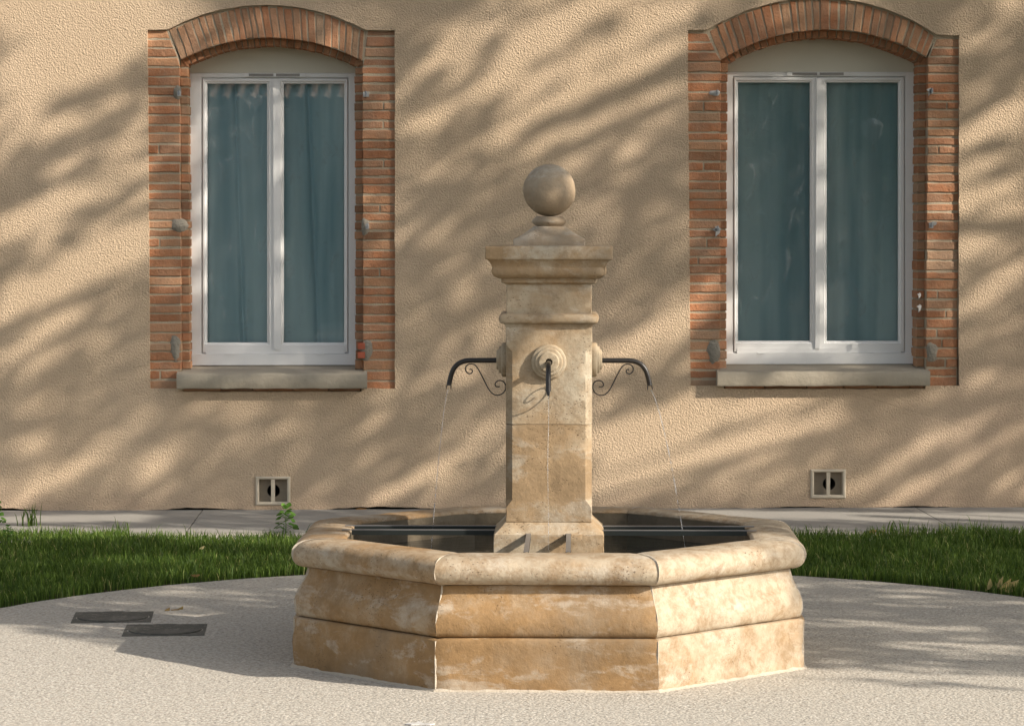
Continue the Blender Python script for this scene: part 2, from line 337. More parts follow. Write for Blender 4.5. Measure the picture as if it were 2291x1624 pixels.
def lerp(a, b, t): return (a[0] + (b[0] - a[0]) * t, a[1] + (b[1] - a[1]) * t)
for wi, W in enumerate(WIN):
    rnd = random.Random(20 + wi)
    mb = MB(); F0, F1 = YW + BF, YW + .32; R0 = YW + .095
    jl = P(W['jl'], 500, BF)[0]; jr = P(W['jr'], 500, BF)[0]
    xl = W['tl'][0] - .01; xr = W['tr'][0] + .01
    zb = W['bl'][1] - .01
    ex, it = W['exc'], W['itc']
    e0, e2 = P(*W['ext'][0], BF), P(*W['ext'][2], BF); i0, i2 = P(*W['itr'][0], BF), P(*W['itr'][2], BF)
    zspl, zspr = i0[1], i2[1]
    pitch = .0625
    # mortar bodies
    mm = .006
    def jamb_poly(side):
        if side == 0: return [(xl, zb), (jl - .005, zb), (jl - .005, zspl), (e0[0], e0[1]), (e0[0], W['tl'][1] + .01), (xl, W['tl'][1] + .01)]
        return [(jr + .005, zb), (xr, zb), (xr, W['tr'][1] + .01), (e2[0], W['tr'][1] + .01), (e2[0], e2[1]), (jr + .005, zspr)]
    for s_ in (0, 1): mb.prism(jamb_poly(s_), F0 + mm, F1, 1)
    A0 = math.atan2(i0[1] - it[1], i0[0] - it[0]); A1 = math.atan2(i2[1] - it[1], i2[0] - it[0])
    B0 = math.atan2(e0[1] - ex[1], e0[0] - ex[0]); B1 = math.atan2(e2[1] - ex[1], e2[0] - ex[0])
    pin_ = lambda t, dr=0: (it[0] + (it[2] + dr) * math.cos(A0 + (A1 - A0) * t), it[1] + (it[2] + dr) * math.sin(A0 + (A1 - A0) * t))
    pex = lambda t, dr=0: (ex[0] + (ex[2] + dr) * math.cos(B0 + (B1 - B0) * t), ex[1] + (ex[2] + dr) * math.sin(B0 + (B1 - B0) * t))
    for k in range(36):
        t0, t1 = k / 36, (k + 1) / 36
        mb.prism([pin_(t0), pin_(t1), pex(t1, .008), pex(t0, .008)], F0 + mm, F1, 1)
        mb.prism([pin_(t0, -.046), pin_(t1, -.046), pin_(t1, .0), pin_(t0, .0)], R0 + .008, F1, 1)
    # inner rebate mortar
    mb.box(jl - .012, jl + .045, R0 + .008, F1, zb, zspl + .02, 1); mb.box(jr - .045, jr + .012, R0 + .008, F1, zb, zspr + .02, 1)
    # brick courses
    for s_ in (0, 1):
        z = zb + .004; row = 0
        ztop = (W['tl'] if s_ == 0 else W['tr'])[1]
        while z < ztop - .012:
            h = pitch * (1 + rnd.uniform(-.13, .13)); hb = min(h - rnd.uniform(.010, .017), ztop - z - .004)
            zm = z + hb / 2
            if hb < .012: break
            if s_ == 0:
                x0 = xl + rnd.uniform(-.004, .004) + .003; x1 = jl + rnd.uniform(-.006, .003)
                def xi(zz): return jl if zz < zspl else jl + (e0[0] - jl) * min(1, (zz - zspl) / (e0[1] - zspl)) - .014
                xb, xt = min(x1, xi(z)), min(x1, xi(z + hb)); cuts = [(x0, x0, xb, xt)]
                if rnd.random() < .1 and zm < zspl:
                    f = rnd.choice((.35, .5, .62)); xc = x0 + (x1 - x0) * f; cuts = [(x0, x0, xc - .005, xc - .005), (xc + .005, xc + .005, xb, xt)]
            else:
                x0 = jr + rnd.uniform(-.003, .006); x1 = xr - rnd.uniform(0, .005)
                def xi(zz): return jr if zz < zspr else jr + (e2[0] - jr) * min(1, (zz - zspr) / (e2[1] - zspr)) + .014
                xb, xt = max(x0, xi(z)), max(x0, xi(z + hb)); cuts = [(xb, xt, x1, x1)]
                if rnd.random() < .1 and zm < zspr:
                    f = rnd.choice((.35, .5, .62)); xc = x0 + (x1 - x0) * f; cuts = [(xb, xt, xc - .005, xc - .005), (xc + .005, xc + .005, x1, x1)]
            for (a, b, c_, d) in cuts:
                if c_ - a < .012 or d - b < .004: continue
                j = lambda: rnd.uniform(-.0025, .0025)
                # wavy brick outline
                npt = 5; bot = [(a + (c_ - a) * k / npt, z + j()) for k in range(npt + 1)]; top = [(d + (b - d) * k / npt, z + hb + j()) for k in range(npt + 1)]
                tone = rnd.random() if rnd.random() < .8 else rnd.uniform(.2, .5)
                mb.prism(bot + top, F0 + rnd.uniform(-.003, .004), F1, 0, tone, bev=.0035)
            # inner return brick of the rebate
            if zm < (zspl if s_ == 0 else zspr):
                rr0 = rnd.uniform(-.004, .004); tone = rnd.random()
                if s_ == 0: q = [(jl - .002, z + .001), (jl + .05 + rr0, z), (jl + .05 + rr0, z + hb), (jl - .002, z + hb)]
                else: q = [(jr - .05 + rr0, z), (jr + .002, z + .001), (jr + .002, z + hb), (jr - .05 + rr0, z + hb)]
                mb.prism(q, R0 + rnd.uniform(-.004, .003), F1 - .004, 0, tone, bev=.003)
            z += h; row += 1
    # voussoirs
    n = W['n']; cuts = [0]
    for k in range(n): cuts.append(cuts[-1] + rnd.uniform(.8, 1.2))
    cuts = [c_ / cuts[-1] for c_ in cuts]
    for k in range(n):
        g0 = .0022 + rnd.uniform(0, .0022); t0, t1 = cuts[k] + g0, cuts[k + 1] - g0; s0, s1 = cuts[k] + g0 * 1.3, cuts[k + 1] - g0 * 1.3
        din = rnd.uniform(-.004, .004); dex = -rnd.uniform(.004, .018)
        poly = []
        for q in range(4): 
            u = q / 3; a = lerp(pin_(t0, din), pex(s0, dex), u); poly.append((a[0] + rnd.uniform(-.002, .002), a[1]))
        r_ = []
        for q in range(4):
            u = q / 3; a = lerp(pin_(t1, din), pex(s1, dex), u); r_.append((a[0] + rnd.uniform(-.002, .002), a[1]))
        mb.prism(r_ + poly[::-1], F0 + rnd.uniform(-.003, .004), F1, 0, rnd.random(), bev=.0035)
        g1 = .003; o0 = rnd.uniform(-.003, .004)
        mb.prism([pin_(cuts[k] + g1, -.05 + o0), pin_(cuts[k + 1] - g1, -.05 + o0), pin_(cuts[k + 1] - g1, .0), pin_(cuts[k] + g1, .0)][::1], R0 + rnd.uniform(-.004, .003), F1 - .004, 0, rnd.uniform(0, .6), bev=.003)
    # thin brick course under the sill
    a, b = P(W['sill'][0] + 16, W['yb'] + 6, BF), P(W['sill'][1] - 14, W['yb'] - 6, BF); x = a[0]
    while x < b[0]:
        x2 = min(x + rnd.uniform(.2, .3), b[0]); mb.prism([(x, a[1]), (x2 - .006, a[1]), (x2 - .006, b[1]), (x, b[1])], YW + .004, F1, 0, rnd.random(), bev=.003); x = x2
    su = H(mb, 'brick_surround', ['brick', 'mortar'])
    # cement patches, hooks, scraps
    def patch(px, py, w_, h_, mat='cement', dep=None, seed=0, name='mortar_patch'):
        cx, cz = P(px, py, BF); q = MB(); n_ = 18; vs = [(cx, YW + BF - .010, cz)]
        for rr, yy in ((.6, -.009), (1., .004)):
            for k in range(n_):
                a = 2 * math.pi * k / n_; r_ = 1 + .35 * nz((math.cos(a), math.sin(a), seed), 1.6)
                vs.append((cx + math.cos(a) * w_ / 336 / 2 * rr * r_, YW + BF + yy, cz + math.sin(a) * h_ / 336 / 2 * rr * r_))
        fs = [(0, 1 + k, 1 + (k + 1) % n_) for k in range(n_)] + [(1 + k, 1 + n_ + k, 1 + n_ + (k + 1) % n_, 1 + (k + 1) % n_) for k in range(n_)]
        q.add(vs, fs); q.v = [(x, y - YW, z) for x, y, z in q.v]; return q.build(name, mat, su, smooth=50)
    def hook(px, py, pw=.02):
        cx, cz = P(px, py, BF); q = MB()
        q.box(cx - pw, cx + pw, YW + BF - .012, YW + BF + .004, cz - .016, cz + .016, 1)
        q.tube([(cx, YW + BF - .045, cz), (cx, YW + BF, cz)], .008, 8, 0); q.tube([(cx, YW + BF - .04, cz - .012), (cx, YW + BF - .04, cz + .02)], .006, 8, 0)
        q.v = [(x, y - YW, z) for x, y, z in q.v]; q.build('hinge_pin', ['pin', 'scrap'], su)
    def scrap(px, py, w_, h_):
        cx, cz = P(px, py, BF); q = MB(); w_ /= 672; h_ /= 672
        q.prism([(cx - w_ * .3, cz - h_), (cx + w_ * .8, cz - h_ * .2), (cx + w_, cz + h_ * .7), (cx + w_ * .3, cz + h_), (cx - w_, cz + h_ * .5), (cx - w_ * .2, cz)], YW + BF - .012, YW + BF + .003)
        q.v = [(x, y - YW, z) for x, y, z in q.v]; q.build('plaster_scrap', 'scrap', su)
    if wi == 0:
        patch(392, 780, 26, 60, seed=1); patch(396, 207, 20, 32, seed=2); patch(400, 505, 42, 30, seed=3); patch(820, 782, 30, 44, seed=4); patch(817, 508, 20, 42, 'cement', seed=5)
        hook(401, 210, .012); hook(819, 212); hook(822, 507, .012)
        for yy in (773, 793):
            q = MB(); a, b = P(801, yy + 7, .09), P(817, yy - 7, .09); q.box(a[0], b[0], YW + .004, YW + .09, a[1], b[1]); q.v = [(x, y - YW, z) for x, y, z in q.v]; q.build('red_brick_piece', 'redbrick', su)
    else:
        patch(1597, 787, 30, 56, seed=6); patch(2084, 785, 30, 52, seed=7); patch(1600, 209, 26, 14, 'scrap', seed=8, name='plaster_scrap'); scrap(1603, 519, 18, 22); scrap(2056, 662, 8, 14); scrap(2056, 690, 10, 18); scrap(2079, 206, 14, 18); scrap(2086, 502, 20, 12)
        hook(1603, 209, .012); hook(1604, 512, .012); hook(2083, 205, .012); hook(2083, 505, .014)
    # ---- sill
    sx0, sx1, sy0, sy1, syb = W['sill']; yf = -.078
    a = P(sx0, sy1, yf); b = P(sx1, sy0, yf); zt, zbm = b[1], a[1]; zback = P(600, syb, .25)[1] if wi == 0 else P(1830, syb, .25)[1]
    mb = MB()
    def zs(y): return zt + (zback - zt) * (y - yf) / (.27 - yf)
    nx = 44
    def wav(x, k): return .003 * nz((x, k, 0), 9) + .0015 * nz((x, k, 3), 40)
    prof = [(yf + .006, zbm), (yf, zbm + .010), (yf, zt - .012), (yf + .004, zt - .004), (yf + .012, zt), (-.02, zs(-.02)), (.0, zs(.0)), (.017, zs(.017))]
    X0, X1 = a[0], b[0]
    rows = []
    for i in range(nx + 1):
        x = X0 + (X1 - X0) * i / nx; e = 1 if 0 < i < nx else .0
        rows.append([(x + (.004 if i == 0 else -.004 if i == nx else 0) * 0, YW + y + wav(x, 1) , z + wav(x, j)) for j, (y, z) in enumerate(prof)] + [(x, YW + .017, zbm)])
    vs_ = [p for r_ in rows for p in r_]; m_ = len(rows[0])
    fs_ = [(i * m_ + j, (i + 1) * m_ + j, (i + 1) * m_ + (j + 1) % m_, i * m_ + (j + 1) % m_) for i in range(nx) for j in range(m_)] + [tuple(range(m_)), tuple(reversed(range(nx * m_, (nx + 1) * m_)))]
    mb.add(vs_, fs_)
    bx0, bx1 = jl + .002, jr - .002
    mb.add([(bx0, YW + .0175, zs(.0175)), (bx1, YW + .0175, zs(.0175)), (bx1, YW + .094, zs(.094)), (bx0, YW + .094, zs(.094)), (bx0 + .052, YW + .0945, zs(.0945)), (bx1 - .052, YW + .0945, zs(.0945)), (bx1 - .052, YW + .3, zs(.3)), (bx0 + .052, YW + .3, zs(.3)),
            (bx0, YW + .0175, zbm), (bx1, YW + .0175, zbm)], [(0, 1, 2, 3), (4, 5, 6, 7), (8, 9, 1, 0)])
    H(mb, 'window_sill', 'sill', smooth=35, fix=False)
    # ---- window joinery
    fx0, fx1, fy0, fy1 = W['frame']; D = .262
    mb = MB()
    def rect(x0, x1, y0, y1, d0, d1, mb=mb, mi=0):
        a, b = P(x0, y1, d0), P(x1, y0, d0); mb.box(a[0], b[0], YW + d0, YW + d1, a[1], b[1], mi)
    def bevframe(o, i, d0, d1, mb, mi=0, bev=.004):
        # o,i = outer/inner rects in pixels on plane d0
        (ox0, ox1, oy0, oy1), (ix0, ix1, iy0, iy1) = o, i
        pa = [P(ox0, oy1, d0), P(ox1, oy1, d0), P(ox1, oy0, d0), P(ox0, oy0, d0)]; pi_ = [P(ix0, iy1, d0), P(ix1, iy1, d0), P(ix1, iy0, d0), P(ix0, iy0, d0)]
        sg = [(1, 1), (-1, 1), (-1, -1), (1, -1)]
        def ring(pts, off, y): return [(p[0] + off * s[0], YW + y, p[1] + off * s[1]) for p, s in zip(pts, sg)]
        rings = [ring(pa, 0, d1), ring(pa, 0, d0 + bev), ring(pa, bev, d0), ring(pi_, -bev * 1.5, d0), ring(pi_, 0, d0 + bev * 1.5), ring(pi_, 0, d1)]
        vs_ = [p for r_ in rings for p in r_]; fs_ = []
        for k in range(5):
            for q in range(4): fs_.append((k * 4 + q, k * 4 + (q + 1) % 4, (k + 1) * 4 + (q + 1) % 4, (k + 1) * 4 + q))
        mb.add(vs_, fs_, mi)
    c0, c1, cy0, cy1 = W['cas']
    bevframe((fx0 - 8, fx1 + 8, fy0, cy1 + 14), (c0, c1, cy0, cy1), D, .32, mb)
    win = H(mb, 'window', 'white')
    mid = (W['ast'][0] + W['ast'][1]) / 2
    mb = MB(); rect(fx0 - 2, fx1 + 3, cy1 + 2, fy1, D - .022, .31, mb); H(mb, 'bottom_board', 'white', win)
    mb = MB(); rect(c0 + 8, c1 - 8, cy1 - 10, cy1 + 2, D - .010, .30, mb)
    for xx in (c0 + 62, c1 - 62): rect(xx - 8, xx + 8, cy1 + 1, cy1 + 4, D - .026, .3, mb)
    H(mb, 'drip_bar', 'white', win)
    for k, (g0, g1) in enumerate(W['gl']):
        mb = MB(); x0 = c0 + 1 if k == 0 else mid; x1 = mid - .3 if k == 0 else c1 - 1
        bevframe((x0, x1, cy0 + 1, cy1 - 1), (g0 - 3.5, g1 + 3.5, W['gy'][0] - 3.5, W['gy'][1] + 3.5), D - .006, .31, mb)
        bevframe((g0 - 4, g1 + 4, W['gy'][0] - 4, W['gy'][1] + 4), (g0, g1, W['gy'][0], W['gy'][1]), D + .004, .305, mb, bev=.002)
        H(mb, 'casement', 'white', win)
        mb = MB(); a, b = P(g0 - 2, W['gy'][1] + 2, .285), P(g1 + 2, W['gy'][0] - 2, .285)
        tl_ = rnd.uniform(-.002, .002); mb.add([(a[0], YW + .285, a[1]), (b[0], YW + .285 + tl_, a[1]), (b[0], YW + .285 + tl_, b[1]), (a[0], YW + .285, b[1])], [(0, 1, 2, 3)]); H(mb, 'pane', 'glass', win, fix=False)
    mb = MB(); rect(W['ast'][0], W['ast'][1], cy0 + 3, cy1 - 8, D - .018, D + .01, mb); H(mb, 'meeting_stile', 'white', win)
    # vent
    mb = MB(); v0, v1 = W['vent']; yv = fy0 + 4.5
    rect(v0, v1, yv - 4, yv + 4, D - .012, D + .005, mb, 0)
    for k in range(60):
        xx = v0 + 12 + (v1 - v0 - 24) * k / 60
        if abs(xx - (v0 + v1) / 2) > 3: rect(xx, xx + (v1 - v0 - 24) / 100, yv - 3, yv + 3, D - .0135, D, mb, 1)
    H(mb, 'trickle_vent', ['white', 'ventmetal'], win)
    # cream arched panel above the frame
    mb = MB(); a = P(fx0 - 16, fy0 - .3, .275); b = P(fx1 + 16, fy0, .275); n_ = 24
    ztopc = [(it[0] + (it[2] - .03) * math.cos(A0 + (A1 - A0) * k / n_), it[1] + (it[2] - .03) * math.sin(A0 + (A1 - A0) * k / n_)) for k in range(n_ + 1)]
    mb.prism([a, b] + ztopc[::-1], YW + .272, YW + .3); H(mb, 'transom_panel', 'cream', win)
    # curtain : pleated cloth hanging just behind the glass (a thing of its own)
    mb = MB(); x0, z0 = P(fx0 + 8, fy1 - 6, .345); x1, z1 = P(fx1 - 8, fy0 + 4, .345); nx, nzz = 220, 14; x0 -= .04; x1 += .04
    cvs = []
    for j in range(nzz + 1):
        for i in range(nx + 1):
            u = i / nx; v = j / nzz; xx = x0 + (x1 - x0) * u
            fold_ = .015 * math.sin(u * 2 * math.pi * (4 if wi == 0 else 6) + 1.5 * math.sin(u * 9 + wi) + .5 * v) + .012 * noise.noise(Vector((xx * 7, v * .8, wi)))
            split = .03 * math.exp(-((u - (.27 + .05 * (1 - v))) / .012) ** 2) if wi == 0 else 0
            split += .03 * math.exp(-((u - (.70 + .06 * (1 - v))) / .012) ** 2) if wi == 0 else 0
            cvs.append((xx, YW + .345 + fold_ + split, z0 + (z1 - z0) * v))
    mb.add(cvs, [(j * (nx + 1) + i, j * (nx + 1) + i + 1, (j + 1) * (nx + 1) + i + 1, (j + 1) * (nx + 1) + i) for j in range(nzz) for i in range(nx)])
    cu = mb.build('curtain', 'curtain', smooth=60, fix=False)
    tag(cu, ('teal curtain with deep folds behind the panes reflecting a tiled roof', 'smooth blue green curtain behind the wider window with the hooks beside it')[wi], 'curtain', 'curtains behind the windows')
# air vents
for x0, x1, y0, y1 in VENT:
    mb = MB(); ir = (x0 + 7.5, x1 - 7.5, y0 + 6.5, y1 - 7.5)
    (ox0, ox1, oy0, oy1), (ix0, ix1, iy0, iy1) = (x0, x1, y0, y1), ir; d0, d1, bev = -.012, .02, .006
    pa = [P(ox0, oy1, d0), P(ox1, oy1, d0), P(ox1, oy0, d0), P(ox0, oy0, d0)]; pi_ = [P(ix0, iy1, d0), P(ix1, iy1, d0), P(ix1, iy0, d0), P(ix0, iy0, d0)]; sg = [(1, 1), (-1, 1), (-1, -1), (1, -1)]
    rings = [[(p[0] + o * s[0], YW + y, p[1] + o * s[1]) for p, s in zip(pp, sg)] for pp, o, y in ((pa, 0, .01), (pa, 0, d0 + bev), (pa, bev, d0), (pi_, -bev, d0), (pi_, 0, d0 + bev), (pi_, 0, .05))]
    mb.add([p for r_ in rings for p in r_], [(k * 4 + q, k * 4 + (q + 1) % 4, (k + 1) * 4 + (q + 1) % 4, (k + 1) * 4 + q) for k in range(5) for q in range(4)])
    mx_ = (x0 + x1) / 2; a, b = P(mx_ - 4, iy1 + 1, -.006), P(mx_ + 4, iy0 - 1, -.006); mb.box(a[0], b[0], YW - .006, YW + .03, a[1], b[1])
    vf = H(mb, 'air_vent', 'ventframe')
    mb = MB(); a, b = P(ix0 - 2, iy1 + 2, .05), P(ix1 + 2, iy0 - 2, .05); cx, cz = (a[0] + b[0]) / 2 + .004, (a[1] + b[1]) / 2
    sq = [a, (b[0], a[1]), b, (a[0], b[1])]; n_ = 32; r_ = .042
    vs_ = [(cx + r_ * math.cos(2 * math.pi * k / n_), YW + .05, cz + r_ * math.sin(2 * math.pi * k / n_)) for k in range(n_)]
    hole = [(v[0], v[2]) for v in vs_]; tr_ = tessellate_polygon([[Vector((x, z, 0)) for x, z in sq], [Vector((x, z, 0)) for x, z in hole]])
    mb.add([(x, YW + .05, z) for x, z in sq + hole], [tuple(t) for t in tr_]); H(mb, 'backing', 'ventmesh', vf, fix=False)
    mb = MB(); mb.add(vs_ + [(x, YW + .4, z) for x, y, z in vs_], [(k, (k + 1) % n_, n_ + (k + 1) % n_, n_ + k) for k in range(n_)] + [tuple(range(n_, 2 * n_))]); H(mb, 'pipe', 'dark', vf)

# ------------------------------------------------------------------ GROUND
mb = MB(); mb.box(-90, 90, -90, 60, -.3, -.012); tag(mb.build('ground', 'soil'), kind='structure')
RC = 3.06; NR = 160
mb = MB(); ring = [(RC * math.sin(2 * math.pi * k / NR) * (1 + .0015 * math.sin(k * 2.3)), -RC * math.cos(2 * math.pi * k / NR) * (1 + .0015 * math.sin(k * 1.7))) for k in range(NR)]
mb.add([(x, y, 0) for x, y in ring] + [(x, y, -.1) for x, y in ring], [tuple(range(NR))] + [(k, NR + k, NR + (k + 1) % NR, (k + 1) % NR) for k in range(NR)])
mb.add([(-1.9, -2.0, -.004), (1.9, -2.0, -.004), (2.2, -30, -.004), (-2.2, -30, -.004)], [(0, 3, 2, 1)])
tag(mb.build('paving', 'gravel'), kind='structure')
YP = onZ(1229, 1188).y; YG = onZ(1229, 1200).y
mb = MB(); xs = [-12 + i * 2.38 + .48 for i in range(11)]
prev = -12.
for x in xs + [12.]:
    sk = -.16
    mb.add([(prev + .004, YP, .006), (x - .004, YP, .006), (x - .004 + .0, YW + .02, .006), (prev + .004, YW + .02, .006), (prev + .004, YP, -.1), (x - .004, YP, -.1), (x - .004, YW + .02, -.1), (prev + .004, YW + .02, -.1)], [(0, 1, 2, 3), (0, 4, 5, 1), (1, 5, 6, 2), (3, 7, 4, 0)]); prev = x
tag(mb.build('path', 'concrete'), kind='structure')
mb = MB(); mb.add([(-12, YG - .25, -.006), (12, YG - .25, -.006), (12, YP + .1, -.006), (-12, YP + .1, -.006)], [(0, 1, 2, 3)])
tag(mb.build('gravel_strip', 'gravel'), kind='structure')

# ------------------------------------------------------------------ FOUNTAIN
FR = -YAW - R(1.3)
ft = empty('fountain', (0, 0, 0), FR); tag(ft, 'octagonal limestone fountain with a square central column and stone ball on top', 'fountain')
TAN = math.tan(R(22.5))
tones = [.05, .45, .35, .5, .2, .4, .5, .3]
def oct_layer(prof, nseg=26, amp=.0022, seed=0, tone_off=0, tl=None, mi=0, closed=False):
    mb = MB(); m_ = len(prof)
    for k in range(8):
        a = R(-90 + 45 * k); nx_, ny_ = math.cos(a), math.sin(a); tx, ty = -ny_, nx_; vs_ = []
        for i in range(nseg + 1):
            u = -1 + 2 * i / nseg
            for (r_, z) in prof:
                half = r_ * TAN
                if abs(u) == 1: half -= .0016
                x, y = nx_ * r_ + tx * u * half, ny_ * r_ + ty * u * half
                d = amp * (nz((x, y, z), 7, seed) + .5 * nz((x, y, z), 22, seed))
                e = max(0, abs(u) - .955) / .045; d -= e * amp * 2.0 * (1.0 + nz((x, y, z), 16, seed + 4) * 2)
                vs_.append((x + nx_ * d, y + ny_ * d, z + d * .5))
        fs_ = [(i * m_ + j, (i + 1) * m_ + j, (i + 1) * m_ + j + 1, i * m_ + j + 1) for i in range(nseg) for j in range(m_ - 1)]
        if closed: fs_ += [(i * m_ + m_ - 1, (i + 1) * m_ + m_ - 1, (i + 1) * m_, i * m_) for i in range(nseg)]
        mb.add(vs_, fs_, mi, (tl or tones)[k] + tone_off)
    return mb
# plinth, wall (cyma), rim
prof = [(1.04, -.02)] + [(1.10, -.02 + .225 * i / 9) for i in range(10)] + [(1.097, .212), (1.09, .216), (1.06, .216)]
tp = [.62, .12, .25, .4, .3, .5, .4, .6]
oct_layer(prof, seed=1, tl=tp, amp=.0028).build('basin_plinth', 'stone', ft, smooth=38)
cp = [(1.06, .2195), (1.078, .2195), (1.086, .226), (1.092, .24), (1.095, .26), (1.095, .28), (1.091, .30), (1.083, .32), (1.072, .34), (1.061, .36), (1.052, .38), (1.046, .40), (1.042, .415), (1.040, .426), (1.02, .428)]
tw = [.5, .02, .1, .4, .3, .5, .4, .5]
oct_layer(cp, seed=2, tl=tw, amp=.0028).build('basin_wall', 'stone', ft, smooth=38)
rp = [(1.02, .431), (1.058, .431), (1.074, .435), (1.088, .444), (1.099, .458), (1.105, .475), (1.106, .49), (1.102, .507), (1.093, .521), (1.079, .533), (1.06, .541), (1.03, .546), (.98, .548), (.93, .547), (.895, .545), (.884, .540), (.88, .532), (.881, .528)]
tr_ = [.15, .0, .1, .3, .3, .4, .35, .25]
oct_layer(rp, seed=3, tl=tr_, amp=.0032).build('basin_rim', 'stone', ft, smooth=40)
oct_layer([(.8815, .5285), (.8815, .40), (.881, .25), (.881, .08), (.02, .08)], seed=4, amp=.003).build('basin_lining', 'wet', ft, smooth=40)
# mortar bed filling between the stones (visible as fine joint lines) and ragged white mortar at the corners and base
oct_layer([(1.045, -.02), (1.045, .2), (1.035, .3), (1.01, .4), (1.0, .5), (.95, .535), (.90, .53)], seed=4, amp=.0).build('mortar_core', 'joint', ft)
for k in range(8):
    mb = MB()
    a = R(-67.5 + 45 * k); ca, sa = math.cos(a), math.sin(a)
    for (pr, w0, rc) in ((prof[1:11], .006, .0045), (cp[1:-1], .0055, .0045), (rp[1:-4], .003, .0032)):
        pts = [(p[0] / math.cos(R(22.5)) - rc + .003 * nz((k, p[1], 2), 20), p[1]) for p in pr]; vs_ = []
        for r_, z in pts:
            w_ = w0 * (1 + .9 * nz((k, z, 0), 14)); tx, ty = -sa, ca
            # leaf-thin ridge filling the mitre
            vs_ += [(ca * (r_ - .012) - tx * w_ * 1.6, sa * (r_ - .012) - ty * w_ * 1.6, z), (ca * (r_ + .001), sa * (r_ + .001), z), (ca * (r_ - .012) + tx * w_ * 1.6, sa * (r_ - .012) + ty * w_ * 1.6, z)]
        mb.add(vs_, [(i * 3 + j, (i + 1) * 3 + j, (i + 1) * 3 + j + 1, i * 3 + j + 1) for i in range(len(pts) - 1) for j in range(2)])
    mb.build('corner_joint', 'joint', ft)
mb = MB(); nb = 240
for k in range(8):
    a = R(-90 + 45 * k); nx_, ny_ = math.cos(a), math.sin(a); tx, ty = -ny_, nx_; vs_ = []
    for i in range(61):
        u = -1 + i / 30
        for (r_, z) in ((1.098, .009), (1.102, .007), (1.107, .003), (1.111, .001), (1.115, -.004)):
            h_ = 1 + .6 * nz((k * 3, u * 7, r_ * 8), 1.3) + .25 * nz((k * 3, u * 30, 0), 1.3); rr = 1.10 + (r_ - 1.10) * (1 + .5 * nz((u * 5, k, 0), 2)); vs_.append((nx_ * rr + tx * u * rr * TAN, ny_ * rr + ty * u * rr * TAN, z * h_))
    mb.add(vs_, [(i * 5 + j, (i + 1) * 5 + j, (i + 1) * 5 + j + 1, i * 5 + j + 1) for i in range(60) for j in range(4)])
mb.build('base_fillet', 'joint', ft, smooth=60)

def loft_square(secs, nseg=10, amp=.0015, seed=0, chip=.0, cap_top=True, cap_bot=True, tone=.4):
    """secs: (half, chamfer, z)"""
    mb = MB(); vs_ = []; n_ = 4 * (nseg + 1)
    for h_, c_, z in secs:
        for k in range(4):
            a = R(-90 + 90 * k); nx_, ny_ = math.cos(a), math.sin(a); tx, ty = -ny_, nx_
            for i in range(nseg + 1):
                u = -1 + 2 * i / nseg; q = (h_ - c_) * u; x, y = nx_ * h_ + tx * q, ny_ * h_ + ty * q
                d = amp * (nz((x, y, z), 9, seed) + .5 * nz((x, y, z), 30, seed))
                if i in (0, nseg): d -= chip * max(0, nz((x, y, z), 26, seed + 9)) * 2 + chip * .3
                vs_.append((x + nx_ * d, y + ny_ * d, z + d * .4))
    fs_ = [(j * n_ + i, j * n_ + (i + 1) % n_, (j + 1) * n_ + (i + 1) % n_, (j + 1) * n_ + i) for j in range(len(secs) - 1) for i in range(n_)]
    if cap_bot: fs_.append(tuple(reversed(range(n_))))
    if cap_top: fs_.append(tuple(range((len(secs) - 1) * n_, len(secs) * n_)))
    mb.add(vs_, fs_, 0, tone); return mb
def zrange(h_, c_, z0, z1, step=.02):
    n_ = max(1, round((z1 - z0) / step)); return [(h_, c_, z0 + (z1 - z0) * i / n_) for i in range(n_ + 1)]
e = .003
loft_square(zrange(.242, e, .08, .538) + [(.240, e, .548)] + [(.240 - .047 * t, e, .548 + .047 * t) for t in (.25, .5, .75, 1.)] + [(.190, e, .597)], chip=.004, seed=1, tone=.45).build('column_base', 'stone_col', ft, smooth=32)
h0 = .189; CH = .029
secs = [(h0 - .003, e, .5975)] + zrange(h0, e, .600, .662) + [(h0, e + (CH - e) * t, .662 + .034 * t) for t in (.2, .5, .8, 1.)] + zrange(h0, CH, .70, 1.0225) + [(h0 - .003, CH, 1.0245)]
loft_square(secs, chip=.004, seed=2, tone=.5).build('column_shaft', 'stone_col', ft, smooth=32)
secs = [(h0 - .003, CH, 1.0255), (h0, CH, 1.0275)] + zrange(h0, CH, 1.03, 1.345) + [(h0, CH - (CH - e) * t, 1.345 + .03 * t) for t in (.2, .5, .8, 1.)] + zrange(h0, e, 1.378, 1.452) + [(h0 + .004, e, 1.456), (h0 + .006, e, 1.462), (h0 + .006, e, 1.466)]
loft_square(secs, chip=.004, seed=3, tone=.3).build('column_shaft', 'stone_col', ft, smooth=32)
col = [(h0 + .004, e, 1.466), (.208, .004, 1.467), (.214, .006, 1.472), (.2175, .008, 1.48), (.2185, .01, 1.488), (.2175, .01, 1.497), (.213, .008, 1.505), (.206, .005, 1.509), (.19, .004, 1.5105)]
loft_square(col, chip=.003, seed=4, tone=.35, nseg=16, amp=.0022).build('column_collar', 'stone_col', ft, smooth=50)
loft_square(zrange(.186, e, 1.509, 1.637), chip=.004, seed=5, tone=.25).build('column_neck', 'stone_col', ft, smooth=32)
cor = [(.186, e, 1.637), (.200, e, 1.643), (.207, e, 1.646), (.208, e, 1.664), (.222, e, 1.666), (.233, .004, 1.670), (.243, .004, 1.677), (.249, .004, 1.687), (.2505, .004, 1.697), (.249, .004, 1.706), (.247, e, 1.712), (.250, e, 1.722), (.256, e, 1.733), (.263, e, 1.741), (.268, e, 1.746), (.275, e, 1.7475), (.2765, e, 1.750)] + zrange(.2765, .004, 1.755, 1.798, .012) + [(.274, .004, 1.803), (.268, .004, 1.8055), (.16, e, 1.806)]
